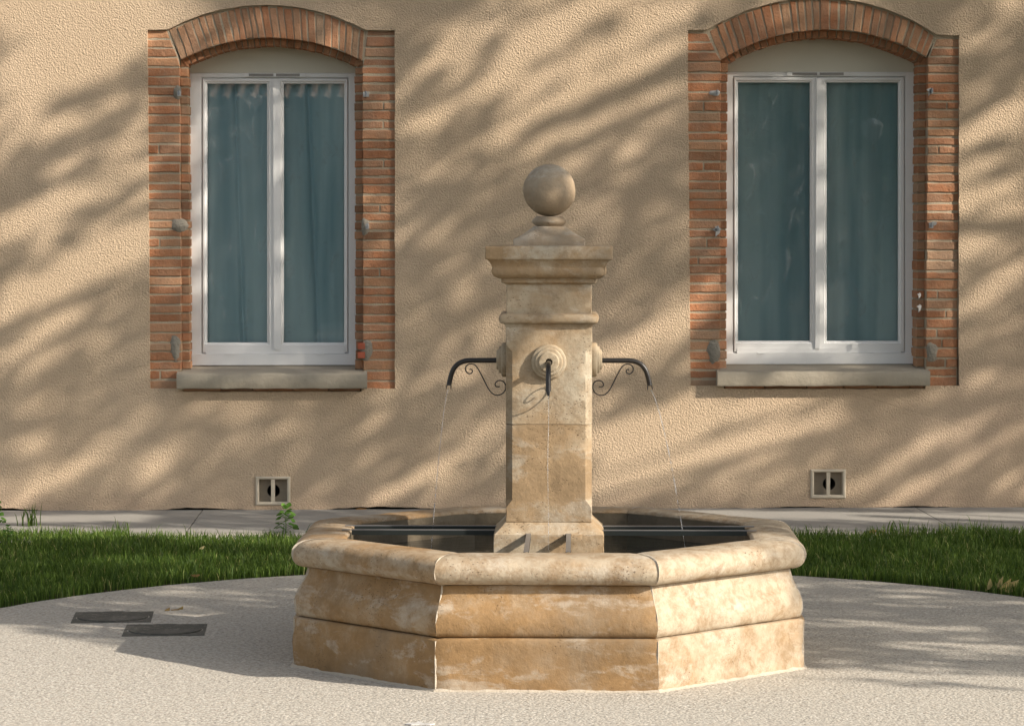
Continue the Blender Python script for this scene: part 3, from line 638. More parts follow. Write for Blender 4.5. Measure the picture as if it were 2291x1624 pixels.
loft_square(cor, chip=.006, seed=6, tone=.45, nseg=22, amp=.002).build('cornice', 'stone_col', ft, smooth=36)
# finial
fin = [(.157, .004, 1.806), (.1575, .004, 1.812), (.1575, .004, 1.830), (.154, .005, 1.835), (.14, .012, 1.842), (.118, .02, 1.854), (.098, .026, 1.868), (.082, .030, 1.880), (.072, .0295, 1.888), (.066, .0273, 1.891)]
loft_square(fin, chip=.003, seed=7, tone=.3, nseg=12).build('finial_base', 'stone_top', ft, smooth=36)
def lathe(prof, n=48, axis='z', mi=0, tone=.4, amp=.0, seed=0):
    mb = MB(); vs_ = []
    for r_, t in prof:
        for k in range(n):
            a = 2 * math.pi * k / n; x, y = math.cos(a), math.sin(a); d = amp * (nz((x * r_, y * r_, t), 14, seed) + .5 * nz((x * r_, y * r_, t), 40, seed)); rr = r_ + d
            vs_.append((x * rr, y * rr, t) if axis == 'z' else (x * rr, -t, y * rr))
    m_ = len(prof); mb.add(vs_, [(j * n + k, j * n + (k + 1) % n, (j + 1) * n + (k + 1) % n, (j + 1) * n + k) for j in range(m_ - 1) for k in range(n)] + [tuple(reversed(range(n))), tuple(range((m_ - 1) * n, m_ * n))], mi, tone); return mb
pr = [(.05, 1.889)] + [(.060 + .0165 * math.sin(math.pi * t), 1.892 + .040 * t) for t in [i / 8 for i in range(9)]] + [(.05, 1.934)]
lathe(pr, amp=.0015).build('finial_collar', 'stone_top', ft, smooth=50)
pr = [(max(.002, .1155 * math.sin(math.pi * t)), 2.049 - .1155 * math.cos(math.pi * t)) for t in [i / 30 for i in range(31)]]
lathe(pr, 64, amp=.0018, seed=3, tone=.45).build('stone_ball', 'stone_top', ft, smooth=60)
# rosettes + spouts on each face
ros = [(.075, 0), (.0765, .006), (.0765, .016), (.074, .022), (.069, .025), (.062, .0255), (.061, .027), (.060, .033), (.057, .036), (.050, .037), (.046, .0375), (.0445, .043), (.041, .046), (.030, .047), (.0165, .046), (.0145, .042), (.013, .02)]
PIPE = [(.16, 1.297)] + [(.20 + .02 * i, 1.297) for i in range(8)] + [(.352, 1.2965), (.372, 1.2945), (.390, 1.289), (.405, 1.2805), (.417, 1.269), (.426, 1.256), (.4325, 1.241), (.4375, 1.224), (.4415, 1.206), (.4445, 1.192)]
def cr(px, py): return (.363 + (300 - px) * .00044, 1.297 - (py - 312) * .00044)
SCR = [cr(*p) for p in [(322, 405), (333, 398), (345, 405), (350, 420), (342, 436), (322, 445), (300, 436), (283, 415), (279, 390), (290, 365), (312, 350), (340, 345), (368, 352), (392, 373), (412, 402), (440, 455), (470, 515), (500, 575), (525, 615), (555, 645), (592, 660), (630, 655), (662, 635), (682, 605), (687, 573), (678, 540), (655, 518), (625, 511), (596, 521), (579, 545), (584, 568), (603, 577), (625, 572)]]
def smooth_pts(p, n=3):
    out = []
    for i in range(len(p) - 1):
        p0, p1, p2, p3 = p[max(i - 1, 0)], p[i], p[i + 1], p[min(i + 2, len(p) - 1)]
        for k in range(n):
            t = k / n; out.append(tuple(.5 * ((2 * p1[c]) + (-p0[c] + p2[c]) * t + (2 * p0[c] - 5 * p1[c] + 4 * p2[c] - p3[c]) * t * t + (-p0[c] + 3 * p1[c] - 3 * p2[c] + p3[c]) * t ** 3) for c in (0, 1)))
    return out + [p[-1]]
ros_me = spout_me = None
for k in range(4):
    rz = R(90 * k)
    if k == 0:
        mbx = lathe(ros, 56, axis='y', amp=.0007, tone=.2); mbx.v = [(x, y - h0 + .002, z + 1.300) for x, y, z in mbx.v]; ro = mbx.build('rosette', 'stone_col', ft, smooth=35)
        # pipe runs along -Y; open split mouth
        q = MB(); pts = smooth_pts(PIPE, 2); n_ = 16; rings = []
        for i, (r_, z) in enumerate(pts):
            a, b = pts[max(i - 1, 0)], pts[min(i + 1, len(pts) - 1)]; d = Vector((0, -(b[0] - a[0]), b[1] - a[1])).normalized(); u = Vector((1, 0, 0)); v = d.cross(u)
            rings.append([Vector((0, -r_, z)) + (u * math.cos(2 * math.pi * s / n_) + v * math.sin(2 * math.pi * s / n_)) * .0112 for s in range(n_)])
        d = Vector((0, -.10, -.995)).normalized(); u = Vector((1, 0, 0)); v = d.cross(u); last = Vector((0, -pts[-1][0], pts[-1][1]))
        for st, fl in ((.012, 1.08), (.02, 1.15)):
            rr = []
            for s in range(n_):
                a = 2 * math.pi * s / n_; sv = abs(math.cos(a)); ln = st if sv < .5 else st * .15   # slit on the two sides
                if st > .015: ln = .026 if sv < .5 else .004
                rr.append(last + d * ln + (u * math.cos(a) + v * math.sin(a)) * .0112 * fl)
            rings.append(rr)
        inner = [[c_ + (p - c_) * .72 for p in r_] for r_ in rings[-8:] for c_ in [sum(r_, Vector()) / n_]]
        seq = rings + inner[::-1]
        q.add([p for r_ in seq for p in r_], [(i * n_ + s, i * n_ + (s + 1) % n_, (i + 1) * n_ + (s + 1) % n_, (i + 1) * n_ + s) for i in range(len(seq) - 1) for s in range(n_)])
        sp_ = q.build('spout', 'iron', ft, smooth=50)
        q = MB(); q.tube([(0, -r_, z - .0015) for r_, z in smooth_pts(SCR, 3)], .0028, 6); sc_ = q.build('scroll_bracket', 'iron', sp_, smooth=60)
        def rail(sx):
            q = MB(); y0, y1 = -.236, -.915; z1 = .5535
            q.box(sx - .010, sx + .010, y1, y0, z1 - .0035, z1, 1); q.box(sx - .0105, sx - .0075, -.872, y0 - .001, z1 - .024, z1 - .0037, 0); q.box(sx + .0075, sx + .0105, -.872, y0 - .001, z1 - .024, z1 - .0037, 0)
            return q.build('rail', ['rail', 'flange'], ft)
        rl = [rail(-.087), rail(.087)]
        base = [ro, sp_, sc_] + rl
    else:
        par = None
        for o in base:
            c_ = o.copy(); C.objects.link(c_)
            if o is sc_: c_.parent = par
            else: c_.parent = ft; c_.rotation_euler = (0, 0, rz)
            if o is sp_: par = c_
# rust stain / water
mb = MB(); pts = [(.878 / math.cos(R(22.5)) * math.cos(R(-67.5 + 45 * k)), .878 / math.cos(R(22.5)) * math.sin(R(-67.5 + 45 * k)), .425) for k in range(8)]
mb.add(pts, [tuple(range(8))]); wt = mb.build('water', 'water'); wt.rotation_euler = (0, 0, FR); tag(wt, kind='structure')
# falling water : thin streams breaking into drops
for k, (r1, lab) in enumerate(((.475, 'thin water stream falling from the spout on the front face of the column'), (.61, 'broken water stream falling from the spout on the right of the column'), (.50, 'water stream falling from the spout behind the column'), (.527, 'thin water stream falling from the spout on the left of the column'))):
    q = MB(); rr = random.Random(k); z0, z1 = 1.168, .425; r0 = .449
    def pos(t):
        rad = r0 + (r1 - r0) * t; z = z0 - (z0 - z1) * (t ** 1.6 * .75 + t * .25); return (.002 * math.sin(t * 9 + k), -rad, z)
    ps, ws, t = [], [], 0.; brk = .55 if k != 1 else .3
    while t < .995:
        a_ = 0 if t < brk else min(1, (t - brk) / .2); wv = .5 + .5 * math.sin(t * 95 + 3 * math.sin(t * 31 + k))
        ps.append(pos(t)); ws.append((.0019 if k else .0012) * (1 - a_) * (1 + .2 * math.sin(t * 60)) + a_ * (.0005 + (.0026 if k else .0016) * wv ** 3)); t += .006
    q.tube(ps, ws, 6)
    o = q.build('water_stream', 'jet', smooth=60); o.rotation_euler = (0, 0, FR + R(90 * k)); tag(o, lab, 'water stream', 'water streams from the spouts')

# ------------------------------------------------------------------ manhole covers
for k, (c_, lab) in enumerate((([(184.9, 1367.4), (354, 1366.6), (322, 1391.5), (147.4, 1389.8)], 'dark slate access cover in the paving nearer the grass'), ([(293.4, 1394.6), (471.4, 1394.6), (448, 1421), (263.9, 1420)], 'dark slate access cover in the paving nearer the fountain'))):
    pts = [onZ(x, y, .004) for x, y in c_]; cen = sum(pts, Vector()) / 4; sx = ((pts[1] - pts[0]).length + (pts[2] - pts[3]).length) / 2; sy = ((pts[0] - pts[3]).length + (pts[1] - pts[2]).length) / 2
    t = empty('access_cover', (cen.x, cen.y, 0), R(2) if k else R(3)); tag(t, lab, 'access cover', 'access covers in the paving')
    s_ = .19; q = MB(); n_ = 48; r_ = .178
    sq = [(-s_, -s_), (s_, -s_), (s_, s_), (-s_, s_)]; hole = [(r_ * math.cos(2 * math.pi * i / n_), r_ * math.sin(2 * math.pi * i / n_)) for i in range(n_)]
    tt = tessellate_polygon([[Vector((x, y, 0)) for x, y in sq], [Vector((x, y, 0)) for x, y in hole]])
    q.add([(x, y, .0022) for x, y in sq + hole], [tuple(a) for a in tt]); q.add([(x, y, .0022) for x, y in sq] + [(x, y, -.02) for x, y in sq], [(i, (i + 1) % 4, 4 + (i + 1) % 4, 4 + i) for i in range(4)])
    q.add([(x, y, .0022) for x, y in hole] + [(x, y, -.02) for x, y in hole], [(i, (i + 1) % n_, n_ + (i + 1) % n_, n_ + i) for i in range(n_)] ); q.build('frame', 'slate', t)
    q = MB(); q.add([(x * .955, y * .955, .007) for x, y in hole] + [(x * .965, y * .965, -.01) for x, y in hole], [tuple(range(n_))] + [(i, (i + 1) % n_, n_ + (i + 1) % n_, n_ + i) for i in range(n_)]); q.build('lid', 'slate', t)

# ------------------------------------------------------------------ grass
def grass_mesh(name, pts, hs, lean=.35, wid=.0024):
    n = len(pts); pts = np.asarray(pts); hs = np.asarray(hs)
    ang = rng.uniform(0, 2 * np.pi, n); la = rng.uniform(0, 2 * np.pi, n); ll = rng.uniform(.05, lean, n) * hs * 1.6
    w_ = wid * rng.uniform(.7, 1.4, n); dx, dy = np.cos(ang) * w_, np.sin(ang) * w_; lx, ly = np.cos(la) * ll, np.sin(la) * ll
    V = np.zeros((n, 7, 3)); fr = [(0, 1., 0), (.4, .9, .12), (.75, .6, .5)]
    for i, (hz, ww, lf) in enumerate(fr):
        for s_, sg in ((0, -1), (1, 1)):
            V[:, i * 2 + s_, 0] = pts[:, 0] + sg * dx * ww + lx * lf; V[:, i * 2 + s_, 1] = pts[:, 1] + sg * dy * ww + ly * lf; V[:, i * 2 + s_, 2] = hs * hz - .012
    V[:, 6, 0] = pts[:, 0] + lx; V[:, 6, 1] = pts[:, 1] + ly; V[:, 6, 2] = hs * (1 - .25 * (ll / hs)) - .012
    me = bpy.data.meshes.new(name); me.vertices.add(n * 7); me.vertices.foreach_set('co', V.reshape(-1))
    base = np.arange(n)[:, None] * 7
    loops = np.concatenate([base + np.array([[0, 1, 3, 2]]), base + np.array([[2, 3, 5, 4]]), base + np.array([[4, 5, 6]])], axis=1).reshape(-1)
    tot = np.tile([4, 4, 3], n); st = np.concatenate([[0], np.cumsum(tot)[:-1]])
    me.loops.add(len(loops)); me.loops.foreach_set('vertex_index', loops.astype(np.int32)); me.polygons.add(n * 3); me.polygons.foreach_set('loop_start', st.astype(np.int32)); me.polygons.foreach_set('loop_total', tot.astype(np.int32))
    me.update(calc_edges=True); a = me.attributes.new('tone', 'FLOAT', 'FACE'); tn = np.clip(rng.normal(.42, .22, n), 0, 1); tn[rng.random(n) < .02] = 1.
    a.data.foreach_set('value', np.repeat(tn, 3).astype(np.float32)); me.materials.append(M['grass'])
    o = bpy.data.objects.new(name, me); C.objects.link(o); return o
gp, gh = [], []
NG = 250000
X = rng.uniform(-6, 6, NG); Y = rng.uniform(.6, YG + .25, NG)
for x, y in zip(X, Y):
    if x * x + y * y < (RC + .012) ** 2: continue
    if abs(x) > 4.1 and random.random() < .6: continue
    back = YG - .02 + .22 * noise.noise(Vector((x * .9, 1, 0))) + .12 * noise.noise(Vector((x * 3.1, 4, 0))) + (.28 if x < -2.35 else 0)
    if abs(x) < 2.2: back -= .05
    if y > back + random.random() ** 2 * .12: continue
    if y > back - .15 and random.random() < .4: continue
    nn = noise.noise(Vector((x * 1.6, y * 1.6, 0))); n2 = noise.noise(Vector((x * 6, y * 6, 2)))
    if n2 < -.35 and random.random() < .5: continue
    h = .068 + .022 * nn + .014 * n2 + random.uniform(-.02, .02)
    if random.random() < .01: h *= 1.6
    gp.append((x, y)); gh.append(max(.025, h))
for _ in range(60000):   # sparse lawn beside the paving, outside the picture
    x, y = random.uniform(-8, 8), random.uniform(-9, .6)
    if x * x + y * y > RC * RC and abs(x) > 2.2: gp.append((x, y)); gh.append(random.uniform(.04, .08))
tag(grass_mesh('grass', gp, gh), 'green lawn of unmown grass between the paving and the path', 'grass', kind='stuff')
# tall grass tufts by the path edge
for (px, py, cnt, hh, lab) in ((62, 1178, 26, .16, 'tall tuft of grass at the path edge in the far left of the lawn'), (272, 1192, 14, .11, 'low grass tuft with upright blades beside the path, left lawn'), (2000, 1192, 14, .10, 'grass tuft against the path edge on the right lawn')):
    c_ = onZ(px, py); pp = [(c_.x + random.gauss(0, .03), c_.y + random.gauss(0, .02)) for _ in range(cnt)]
    tag(grass_mesh('grass_tuft', pp, [hh * random.uniform(.6, 1.2) for _ in pp], lean=.3, wid=.004), lab, 'grass tuft', 'grass tufts by the path')

# ------------------------------------------------------------------ plants / leaves
def leaf_face(mb, base, d, side, L_, w_, droop=.2, tone=.5, curl=0., mi=0):
    d = Vector(d).normalized(); s = Vector(side); s = (s - d * s.dot(d)).normalized(); up = s.cross(d); base = Vector(base); rows = []
    for t, ww in ((0, .12), (.25, .8), (.5, 1.), (.75, .62), (1., .04)):
        c_ = base + d * L_ * t - Vector((0, 0, 1)) * droop * L_ * t * t
        rows.append([c_ - s * w_ * ww + up * (curl * ww * w_ + w_ * .15 * ww), c_, c_ + s * w_ * ww + up * (curl * ww * w_ + w_ * .15 * ww)])
    vs_ = [p for r_ in rows for p in r_]
    mb.add(vs_, [(i * 3 + j, i * 3 + j + 1, (i + 1) * 3 + j + 1, (i + 1) * 3 + j) for i in range(4) for j in range(2)], mi, tone)
def weed(loc, H_, seed, lab, n=18, w0=.013):
    rr = random.Random(seed); t = empty('weed', loc); tag(t, lab, 'weed', 'weeds growing in the lawn')
    q = MB(); top = Vector((rr.uniform(-.015, .02), 0, H_)); st = [Vector((0, 0, 0)), top * .35 + Vector((.004, 0, 0)), top * .7, top]
    q.tube(st, [.0028, .0024, .0018, .001], 6, 0); lf = MB()
    for i in range(n):
        f = .18 + .82 * i / (n - 1); p = top * f; a = i * 2.4 + rr.uniform(-.4, .4); out = Vector((math.cos(a), math.sin(a), rr.uniform(.3, .9) if f < .9 else 1.4)).normalized()
        L_ = (.055 * (1.25 - f)) * rr.uniform(.8, 1.2) * H_ / .2; e_ = p + out * L_
        q.tube([p, p + out * L_ * .5, e_], [.0011, .0010, .0008], 5, 0)
        leaf_face(lf, e_, Vector((out.x, out.y, rr.uniform(-.3, .35) if f < .85 else 1.)), Vector((-out.y, out.x, rr.uniform(-.5, .5))), rr.uniform(.032, .046) * H_ / .2, w0 * 1.3 * rr.uniform(.8, 1.25) * H_ / .2, .3, min(1, .15 + .8 * f * rr.uniform(.7, 1.1)))
    q.build('stem', 'weed', t); lf.build('leaves', 'weed', t, smooth=60, fix=False); return t
p = onZ(638, 1203); weed((p.x, p.y, 0), .185, 5, 'leafy green weed at the back of the lawn below the wall vent', 32, .019)
p = onZ(-8, 1196); weed((p.x, p.y, 0), .175, 9, 'dark leafy weed cut by the left edge of the photo', 22, .018)
p = onZ(18, 1215); weed((p.x, p.y, 0), .10, 12, 'low broad leaved weed spreading in the lawn at far left', 22, .024)
def litter(px, py, specs, lab, z=.002):
    p = onZ(px, py); q = MB()
    for (dx, dz_, L_, w_, ang, pitch_, curl, tone) in specs:
        d = Vector((math.cos(ang) * math.cos(pitch_), .25, math.sin(pitch_))); leaf_face(q, (dx, 0, dz_ + z), d, Vector((-math.sin(pitch_) * .4, 1, math.cos(pitch_) * .8 * math.copysign(1, curl))), L_, w_, .05, tone, abs(curl))
    o = q.build('dry_leaf', 'dry', smooth=60, fix=False, loc=(p.x, p.y, 0)); tag(o, lab, 'dry leaf', 'fallen dry leaves'); return o
litter(2204, 1322, [(0, 0, .075, .022, 0, 1.15, .5, .8)], 'upright yellow dry leaf, first of those at the lawn edge')
litter(2222, 1322, [(0, 0, .10, .018, 0, .95, .5, .85), (.02, .02, .05, .012, 0, 1.2, .5, .75)], 'narrow curled yellow leaf between two others at the lawn edge')
litter(2240, 1324, [(0, .004, .12, .035, 0, .55, .4, .7), (-.01, .015, .09, .018, 0, .7, .6, .55)], 'large torn yellow brown leaf lying on the lawn edge')
litter(368, 1366, [(0, .002, .03, .014, 0, .5, .9, .3)], 'small curled brown leaf beside the access cover')
litter(382, 1365, [(0, .002, .045, .012, 0, .1, .9, .25)], 'flat brown leaf between two curled ones on the paving')
litter(398, 1363, [(0, .002, .03, .014, 0, .5, .9, .45)], 'rust coloured curled leaf farthest from the access cover')
litter(795, 1142, [(0, .004, .08, .014, 0, .05, .2, .05)], 'red brown leaf at the foot of the wall behind the basin', .006)
litter(446, 1247, [(0, .05, .035, .012, 0, .5, .4, 1.)], 'pale yellow leaf caught in the left lawn')
litter(428, 1300, [(0, .03, .05, .012, 0, .1, .4, .1)], 'brown leaf in the left lawn near the paving')
litter(1942, 1198, [(0, .02, .07, .016, 0, .25, .4, .2), (.05, .02, .05, .012, 0, .1, .4, .4)], 'brown leaf pair at the back of the right lawn')
# pale scrap on the paving at the very front
p = onZ(938, 1619); q = MB(); q.v = []
rr = random.Random(3); pts = [(-.055, -.02), (-.03, -.035), (.0, -.03), (.04, -.034), (.06, -.02), (.045, .0), (.018, -.006), (-.004, .028), (-.012, .005), (-.045, .004)]
q.add([(x, y, .004 + rr.uniform(0, .004)) for x, y in pts] + [(x, y, .001) for x, y in pts], [tuple(range(10)), ] + [(i, (i + 1) % 10, 10 + (i + 1) % 10, 10 + i) for i in range(10)])
tag(q.build('paper_scrap', 'scrap', loc=(p.x, p.y, 0)), 'crumpled white paper scrap on the paving in front of the fountain', 'litter')

# ------------------------------------------------------------------ trees that shade the place (outside the frame, to the right)
LW = [(0, 60, 330, 30, 80, .35), (0, 290, 330, 200, 50, .3), (0, 560, 330, 440, 55, .3), (0, 720, 330, 600, 55, .3), (0, 1070, 330, 1000, 60, .3), (950, 150, 1530, 60, 65, .25), (1340, 990, 1800, 900, 70, .3), (2160, 300, 2291, 280, 90, .25), (2160, 550, 2291, 520, 80, .3),
 # streaks of light on the wall: x0,y0,x1,y1,width,value
 (0, 20, 330, -20, 55, .75), (0, 190, 330, 15, 42, .75), (40, 235, 320, 85, 30, .65), (0, 330, 180, 270, 30, .4), (130, 405, 330, 290, 26, .55), (0, 520, 330, 360, 24, .65),
 (60, 480, 240, 420, 30, .4), (0, 690, 330, 525, 34, .95), (0, 815, 160, 715, 22, .7), (150, 720, 330, 640, 16, .35), (30, 1125, 330, 935, 22, .5), (0, 1070, 120, 1010, 18, .3), (420, 1010, 640, 940, 20, .35),
 (930, 290, 1145, 170, 24, .8), (900, 440, 1145, 300, 20, .6), (890, 180, 1000, 120, 20, .25), (1000, 100, 1260, -20, 26, .5), (1130, 130, 1380, -10, 26, .75), (1145, 215, 1530, 20, 22, .75), (1145, 275, 1530, 95, 20, .85),
 (1180, 335, 1530, 185, 16, .8), (1240, 385, 1530, 245, 15, .6), (1400, 40, 1600, -20, 22, .6), (1340, 830, 1535, 690, 26, .95), (1360, 700, 1440, 645, 14, .4), (1340, 890, 1420, 850, 20, .4),
 (1330, 1000, 1560, 900, 30, .85), (1420, 960, 1800, 880, 30, .75), (1340, 1110, 1760, 960, 26, .75), (1330, 1060, 1500, 990, 20, .5), (1560, 1100, 1900, 930, 16, .5), (1900, 1095, 2291, 880, 13, .7),
 (1990, 1125, 2291, 950, 13, .65), (2120, 1135, 2291, 1050, 12, .6), (1860, 1000, 2291, 800, 12, .4), (2150, 110, 2291, 30, 16, .6), (2150, 60, 2240, -10, 14, .5), (2150, 330, 2291, 235, 18, .85), (2150, 395, 2291, 330, 12, .5),
 (2150, 450, 2291, 400, 20, .75), (2150, 570, 2291, 470, 26, .85), (2170, 680, 2291, 590, 20, .6), (2150, 790, 2291, 720, 14, .3), (850, 1130, 1130, 955, 20, .7), (690, 1135, 820, 1070, 16, .3), (890, 950, 1100, 890, 20, .15),
 (600, 440, 650, 310, 18, .6), (1785, 650, 1815, 540, 14, .8), (1790, 440, 1812, 320, 13, .7), (1790, 210, 1812, 130, 12, .5), (1990, 640, 2010, 420, 14, .6), (1995, 340, 2010, 200, 14, .5), (1800, 690, 2070, 680, 14, .75), (1560, 850, 1600, 830, 8, .6),
 (2070, 600, 2110, 400, 26, .9), (1545, 730, 1600, 640, 20, .8), (2080, 140, 2130, 110, 10, .3), (340, 840, 400, 845, 12, .7), (335, 180, 400, 100, 18, .35), (400, 120, 600, 60, 20, .3), (340, 620, 400, 570, 14, .3), (500, 850, 560, 840, 10, .4), (700, 860, 760, 845, 10, .4), (1620, 845, 1800, 840, 10, .4)]
LG = [ (0, 1163, 300, 1160, 8, 1.3), (0, 1187, 560, 1195, 9, 1.3), (1600, 1152, 2291, 1159, 9, 1.3), (1450, 1144, 1640, 1146, 3, .6), (1900, 1166, 2291, 1172, 3, .4), (780, 1172, 880, 1168, 3, .5), (0, 1200, 640, 1224, 12, .95), (240, 1265, 680, 1250, 12, .7), (420, 1285, 640, 1280, 9, .6), (0, 1300, 200, 1310, 9, .3),
 (1800, 1187, 2291, 1196, 7, .5), (1900, 1225, 2100, 1235, 8, .3), (2050, 1270, 2291, 1262, 10, .45), (330, 1322, 500, 1330, 7, .5), (370, 1378, 520, 1380, 9, .9), (1780, 1300, 1990, 1308, 4, .4), (1990, 1335, 2291, 1350, 6, .5), (1860, 1350, 2050, 1352, 6, .5), (1820, 1392, 2140, 1408, 9, .75), (2050, 1440, 2291, 1446, 14, .8), (2120, 1372, 2291, 1378, 5, .5),
 (100, 1385, 265, 1430, 12, -.9), (120, 1410, 330, 1426, 9, -.7), (1830, 1448, 2060, 1474, 11, -.9), (1810, 1425, 1960, 1430, 7, -.5), (1820, 1516, 2291, 1542, 5, -.55), (2060, 1500, 2291, 1508, 5, -.35), (1800, 1492, 1950, 1490, 6, -.5)]
def project(p):
    d = p - CAM; z = d.dot(FWD); return PW / 2 + FPX * d.dot(RGT) / z, PH / 2 - FPX * d.dot(UPV) / z
def seg_l(x, y, L_, sy):
    v = 0
    for x0, y0, x1, y1, w_, a in L_:
        dx, dy = x1 - x0, (y1 - y0) * sy; px_, py_ = x - x0, (y - y0) * sy; t = max(0, min(1, (px_ * dx + py_ * dy) / (dx * dx + dy * dy + 1e-6)))
        ex_, ey_ = px_ - dx * t, py_ - dy * t; w2 = w_ * sy * (1.15 if sy == 1. else 1)
        q_ = (ex_ * ex_ + ey_ * ey_) / (w2 * w2)
        if q_ < 4: v += a * math.exp(-q_ * q_ * .8)
    return v
kx, ky = SUN.x / SUN.z, SUN.y / SUN.z
XB = [(-400, 1393), (500, 1394), (800, 1400), (1100, 1444), (1190, 1448), (1280, 1466), (1400, 1468), (1750, 1482), (2291, 1500), (3000, 1520)]
def light(gx, gy):
    """how much sun should pass towards ground point (gx,gy) [or the wall before it] ; returns light, surface point"""
    if gy > YW:
        z = (gy - YW) / (-ky); p = Vector((gx + kx * z, YW, z)); x, y = project(p)
        n_ = noise.noise(Vector((gx * 1.3, gy * 1.3, 5))) * .05
        if x < -20 or x > 2310 or y < -60: return .28 + n_ * 2 , p
        return seg_l(x, y, LW, 1.) * 1.15 + .09 + n_, p
    p = Vector((gx, gy, 0)); x, y = project(p)
    for i in range(len(XB) - 1):
        if XB[i][0] <= x < XB[i + 1][0] or i == len(XB) - 2: b = XB[i][1] + (XB[i + 1][1] - XB[i][1]) * (x - XB[i][0]) / (XB[i + 1][0] - XB[i][0]); break
    L_ = 1 / (1 + math.exp(-(y - b) / 5.)); L_ += seg_l(x, y, LG, 6.)
    # ray through the column below the cornice stays sunlit
    z = max(0, min(1.33, (gx * -kx + gy * -ky) / (kx * kx + ky * ky))); dd = math.hypot(gx + kx * z, gy + ky * z); 
    L_ = max(L_, 1 - max(0, dd - .20) / .1)
    return L_ + .05, p
trees = [Vector((12.6, 3.6, 0)), Vector((13.8, -.4, 0)), Vector((12.0, -4.2, 0))]
crowns = [[], [], []]
for _ in range(112000):
    gx, gy = rng.uniform(-9.5, 6.5), rng.uniform(-1.6, 11.6)
    L_, p = light(gx, gy)
    if random.random() < L_: continue  # no leaf where sun should pass: crowns shaped to cast the drawn dapples
    d = 9.4 + 3.2 * random.random() + 1.2 * noise.noise(Vector((gx * .4, gy * .4, 9)))
    q = p + SUN * d; j = min(range(3), key=lambda i: (trees[i].xy - q.xy).length); crowns[j].append(q)
labs = ['tall leafy tree outside the frame whose shade dapples the wall', 'tall leafy tree outside the frame whose shade falls on the lawn', 'tall leafy tree outside the frame whose shade reaches the paving']
for j, t0 in enumerate(trees):
    t = empty('tree', t0); tag(t, labs[j], 'tree', 'trees shading the courtyard')
    pts = np.array([tuple(q - t0) for q in crowns[j]]); n = len(pts)
    u = rng.normal(size=(n, 3)); u /= np.linalg.norm(u, axis=1)[:, None]; v = rng.normal(size=(n, 3)); v -= (v * u).sum(1)[:, None] * u; v /= np.linalg.norm(v, axis=1)[:, None]
    a = rng.uniform(.045, .075, n)[:, None]; b = a * .6
    V = np.stack([pts - u * a, pts - v * b, pts + u * a, pts + v * b], 1).reshape(-1, 3)
    me = bpy.data.meshes.new('crown'); me.vertices.add(n * 4); me.vertices.foreach_set('co', V.reshape(-1)); me.loops.add(n * 4); me.loops.foreach_set('vertex_index', np.arange(n * 4, dtype=np.int32)); me.polygons.add(n); me.polygons.foreach_set('loop_start', np.arange(0, n * 4, 4, dtype=np.int32)); me.polygons.foreach_set('loop_total', np.full(n, 4, dtype=np.int32)); me.update(calc_edges=True)
    at = me.attributes.new('tone', 'FLOAT', 'FACE'); at.data.foreach_set('value', rng.random(n).astype(np.float32)); me.materials.append(M['leaf'])
    o = bpy.data.objects.new('crown', me); C.objects.link(o); o.parent = t
    q = MB(); q.tube([(0, 0, -.1), (.05, 0, 2.5), (-.1, .1, 5), (-.5, .1, 7)], [.2, .17, .13, .07], 12)
    for k in range(9):
        e_ = Vector(pts[random.randrange(n)]); s_ = Vector((-.1, .1, random.uniform(3.8, 6))); md = s_.lerp(e_, .5) + Vector((0, 0, .4)); q.tube([s_, md, e_], [.045, .025, .008], 7)
    q.build('trunk', 'bark', t, smooth=60)
# ------------------------------------------------------------------ across the court, behind the camera (seen in the panes)
fh = empty('facing_house', (-4, -29, 0)); tag(fh, 'low house across the court whose tiled roof reflects in the window panes', 'house')
q = MB(); q.box(-12, 5.5, -8, 0, 0, 4.32); q.build('wall', 'farwall', fh)
q = MB(); vs_ = []; nx = 520; rows = 14
for j in range(rows + 1):
    for i in range(nx + 1):
        x = -12.6 + 18.8 * i / nx; y = .55 - j * .36; z = 4.22 + j * .14 + .05 * math.cos(2 * math.pi * (x + .8 * y) / .26) - .02 * ((j * 1.0) % 1); vs_.append((x, y, z + (.0 if j % 2 else .05)))
q.add(vs_, [(j * (nx + 1) + i, j * (nx + 1) + i + 1, (j + 1) * (nx + 1) + i + 1, (j + 1) * (nx + 1) + i) for j in range(rows) for i in range(nx)])
q.tone = [(max(0., min(1., .5 + 1.1 * math.cos(2 * math.pi * (-12.6 + 18.8 * i / nx + .8 * (.55 - j * .36)) / .26))) * random.uniform(.5, 1)) for j in range(rows) for i in range(nx)]
q.build('roof', 'tile', fh, fix=False)
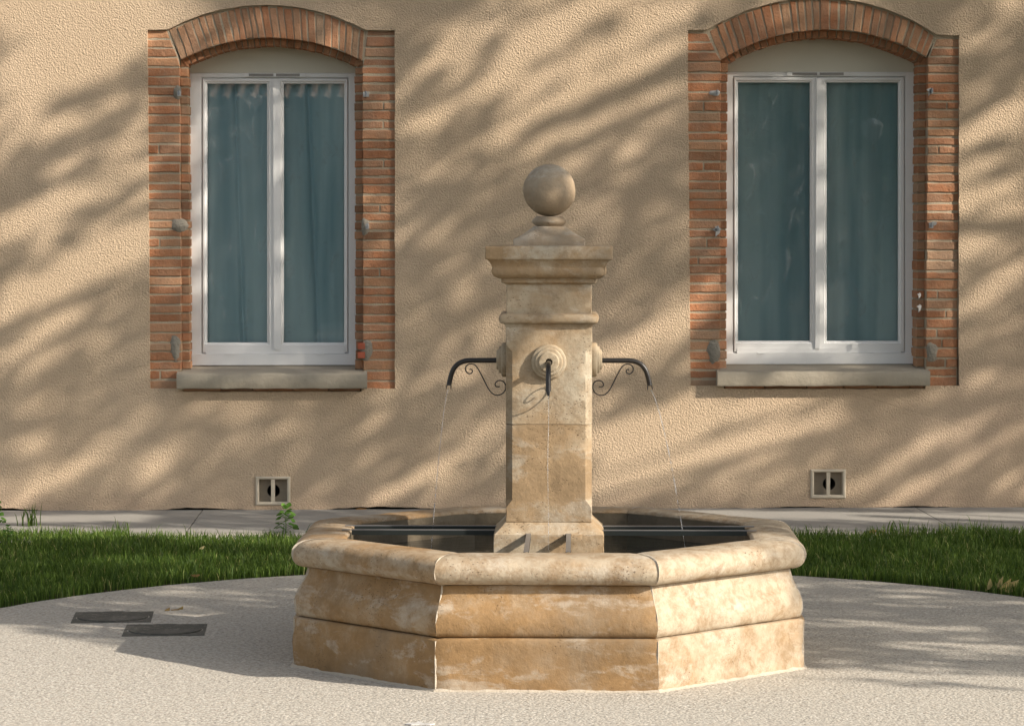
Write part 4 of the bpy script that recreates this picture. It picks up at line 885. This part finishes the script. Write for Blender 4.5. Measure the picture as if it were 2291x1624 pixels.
def blob_tree(loc, H_, rad, lab, n=5200):
    t = empty('tree', loc); tag(t, lab, 'tree', 'trees across the court'); pts = []
    cl = [Vector((random.gauss(0, rad * .5), random.gauss(0, rad * .5), H_ * random.uniform(.15, .95))) for _ in range(26)]
    for _ in range(n):
        c_ = random.choice(cl); d = Vector((random.gauss(0, 1), random.gauss(0, 1), random.gauss(0, 1))).normalized() * rad * .42 * random.uniform(.6, 1.05); pts.append(tuple(c_ + d))
    pts = np.array(pts); u = rng.normal(size=(n, 3)); u /= np.linalg.norm(u, axis=1)[:, None]; v = rng.normal(size=(n, 3)); v -= (v * u).sum(1)[:, None] * u; v /= np.linalg.norm(v, axis=1)[:, None]
    V = np.stack([pts - u * .16, pts - v * .1, pts + u * .16, pts + v * .1], 1).reshape(-1, 3)
    me = bpy.data.meshes.new('crown'); me.from_pydata(V.tolist(), [], [(4 * i, 4 * i + 1, 4 * i + 2, 4 * i + 3) for i in range(n)]); at = me.attributes.new('tone', 'FLOAT', 'FACE'); at.data.foreach_set('value', rng.random(n).astype(np.float32)); me.materials.append(M['leaf'])
    o = bpy.data.objects.new('crown', me); C.objects.link(o); o.parent = t; q = MB(); q.tube([(0, 0, 0), (.1, 0, H_ * .4), (0, .1, H_ * .8)], [.22, .16, .06], 10); q.build('trunk', 'bark', t, smooth=60)
for i, (x, y, h_, r_) in enumerate(((4.5, -25, 8, 2.6), (8.5, -24, 9, 3.), (12.5, -25, 9, 3.), (16.5, -23, 8, 3.), (-14, -24, 8, 3.))):
    blob_tree((x, y, 0), h_, r_, 'dark green tree across the court, ' + ('beside the tiled house', 'behind the street lamp', 'second beyond the street lamp', 'last one beyond the street lamp', 'on the far side of the tiled house')[i])
bb = MB(); bb.box(-14, 14, -3, 0, 0, 10); o = bb.build('added_building', 'farwall', loc=(20, -34, 0)); tag(o, 'tall dull building added across the court to darken the pane reflections', 'building')  # added behind the trees so the gaps in the pane reflections stay dark
lp = Vector((5.95, -14.2, 0)); t = empty('street_lamp', lp); tag(t, 'street lamp with a pale lantern standing across the court', 'street lamp')
q = MB(); q.tube([(0, 0, 0), (0, 0, .4), (0, 0, 3.05)], [.06, .035, .03], 12); q.build('post', 'iron', t, smooth=50)
q = lathe([(.04, 3.05), (.10, 3.08), (.16, 3.26), (.165, 3.28), (.10, 3.34), (.02, 3.37)], 8); q.build('lantern', 'lantern', t)
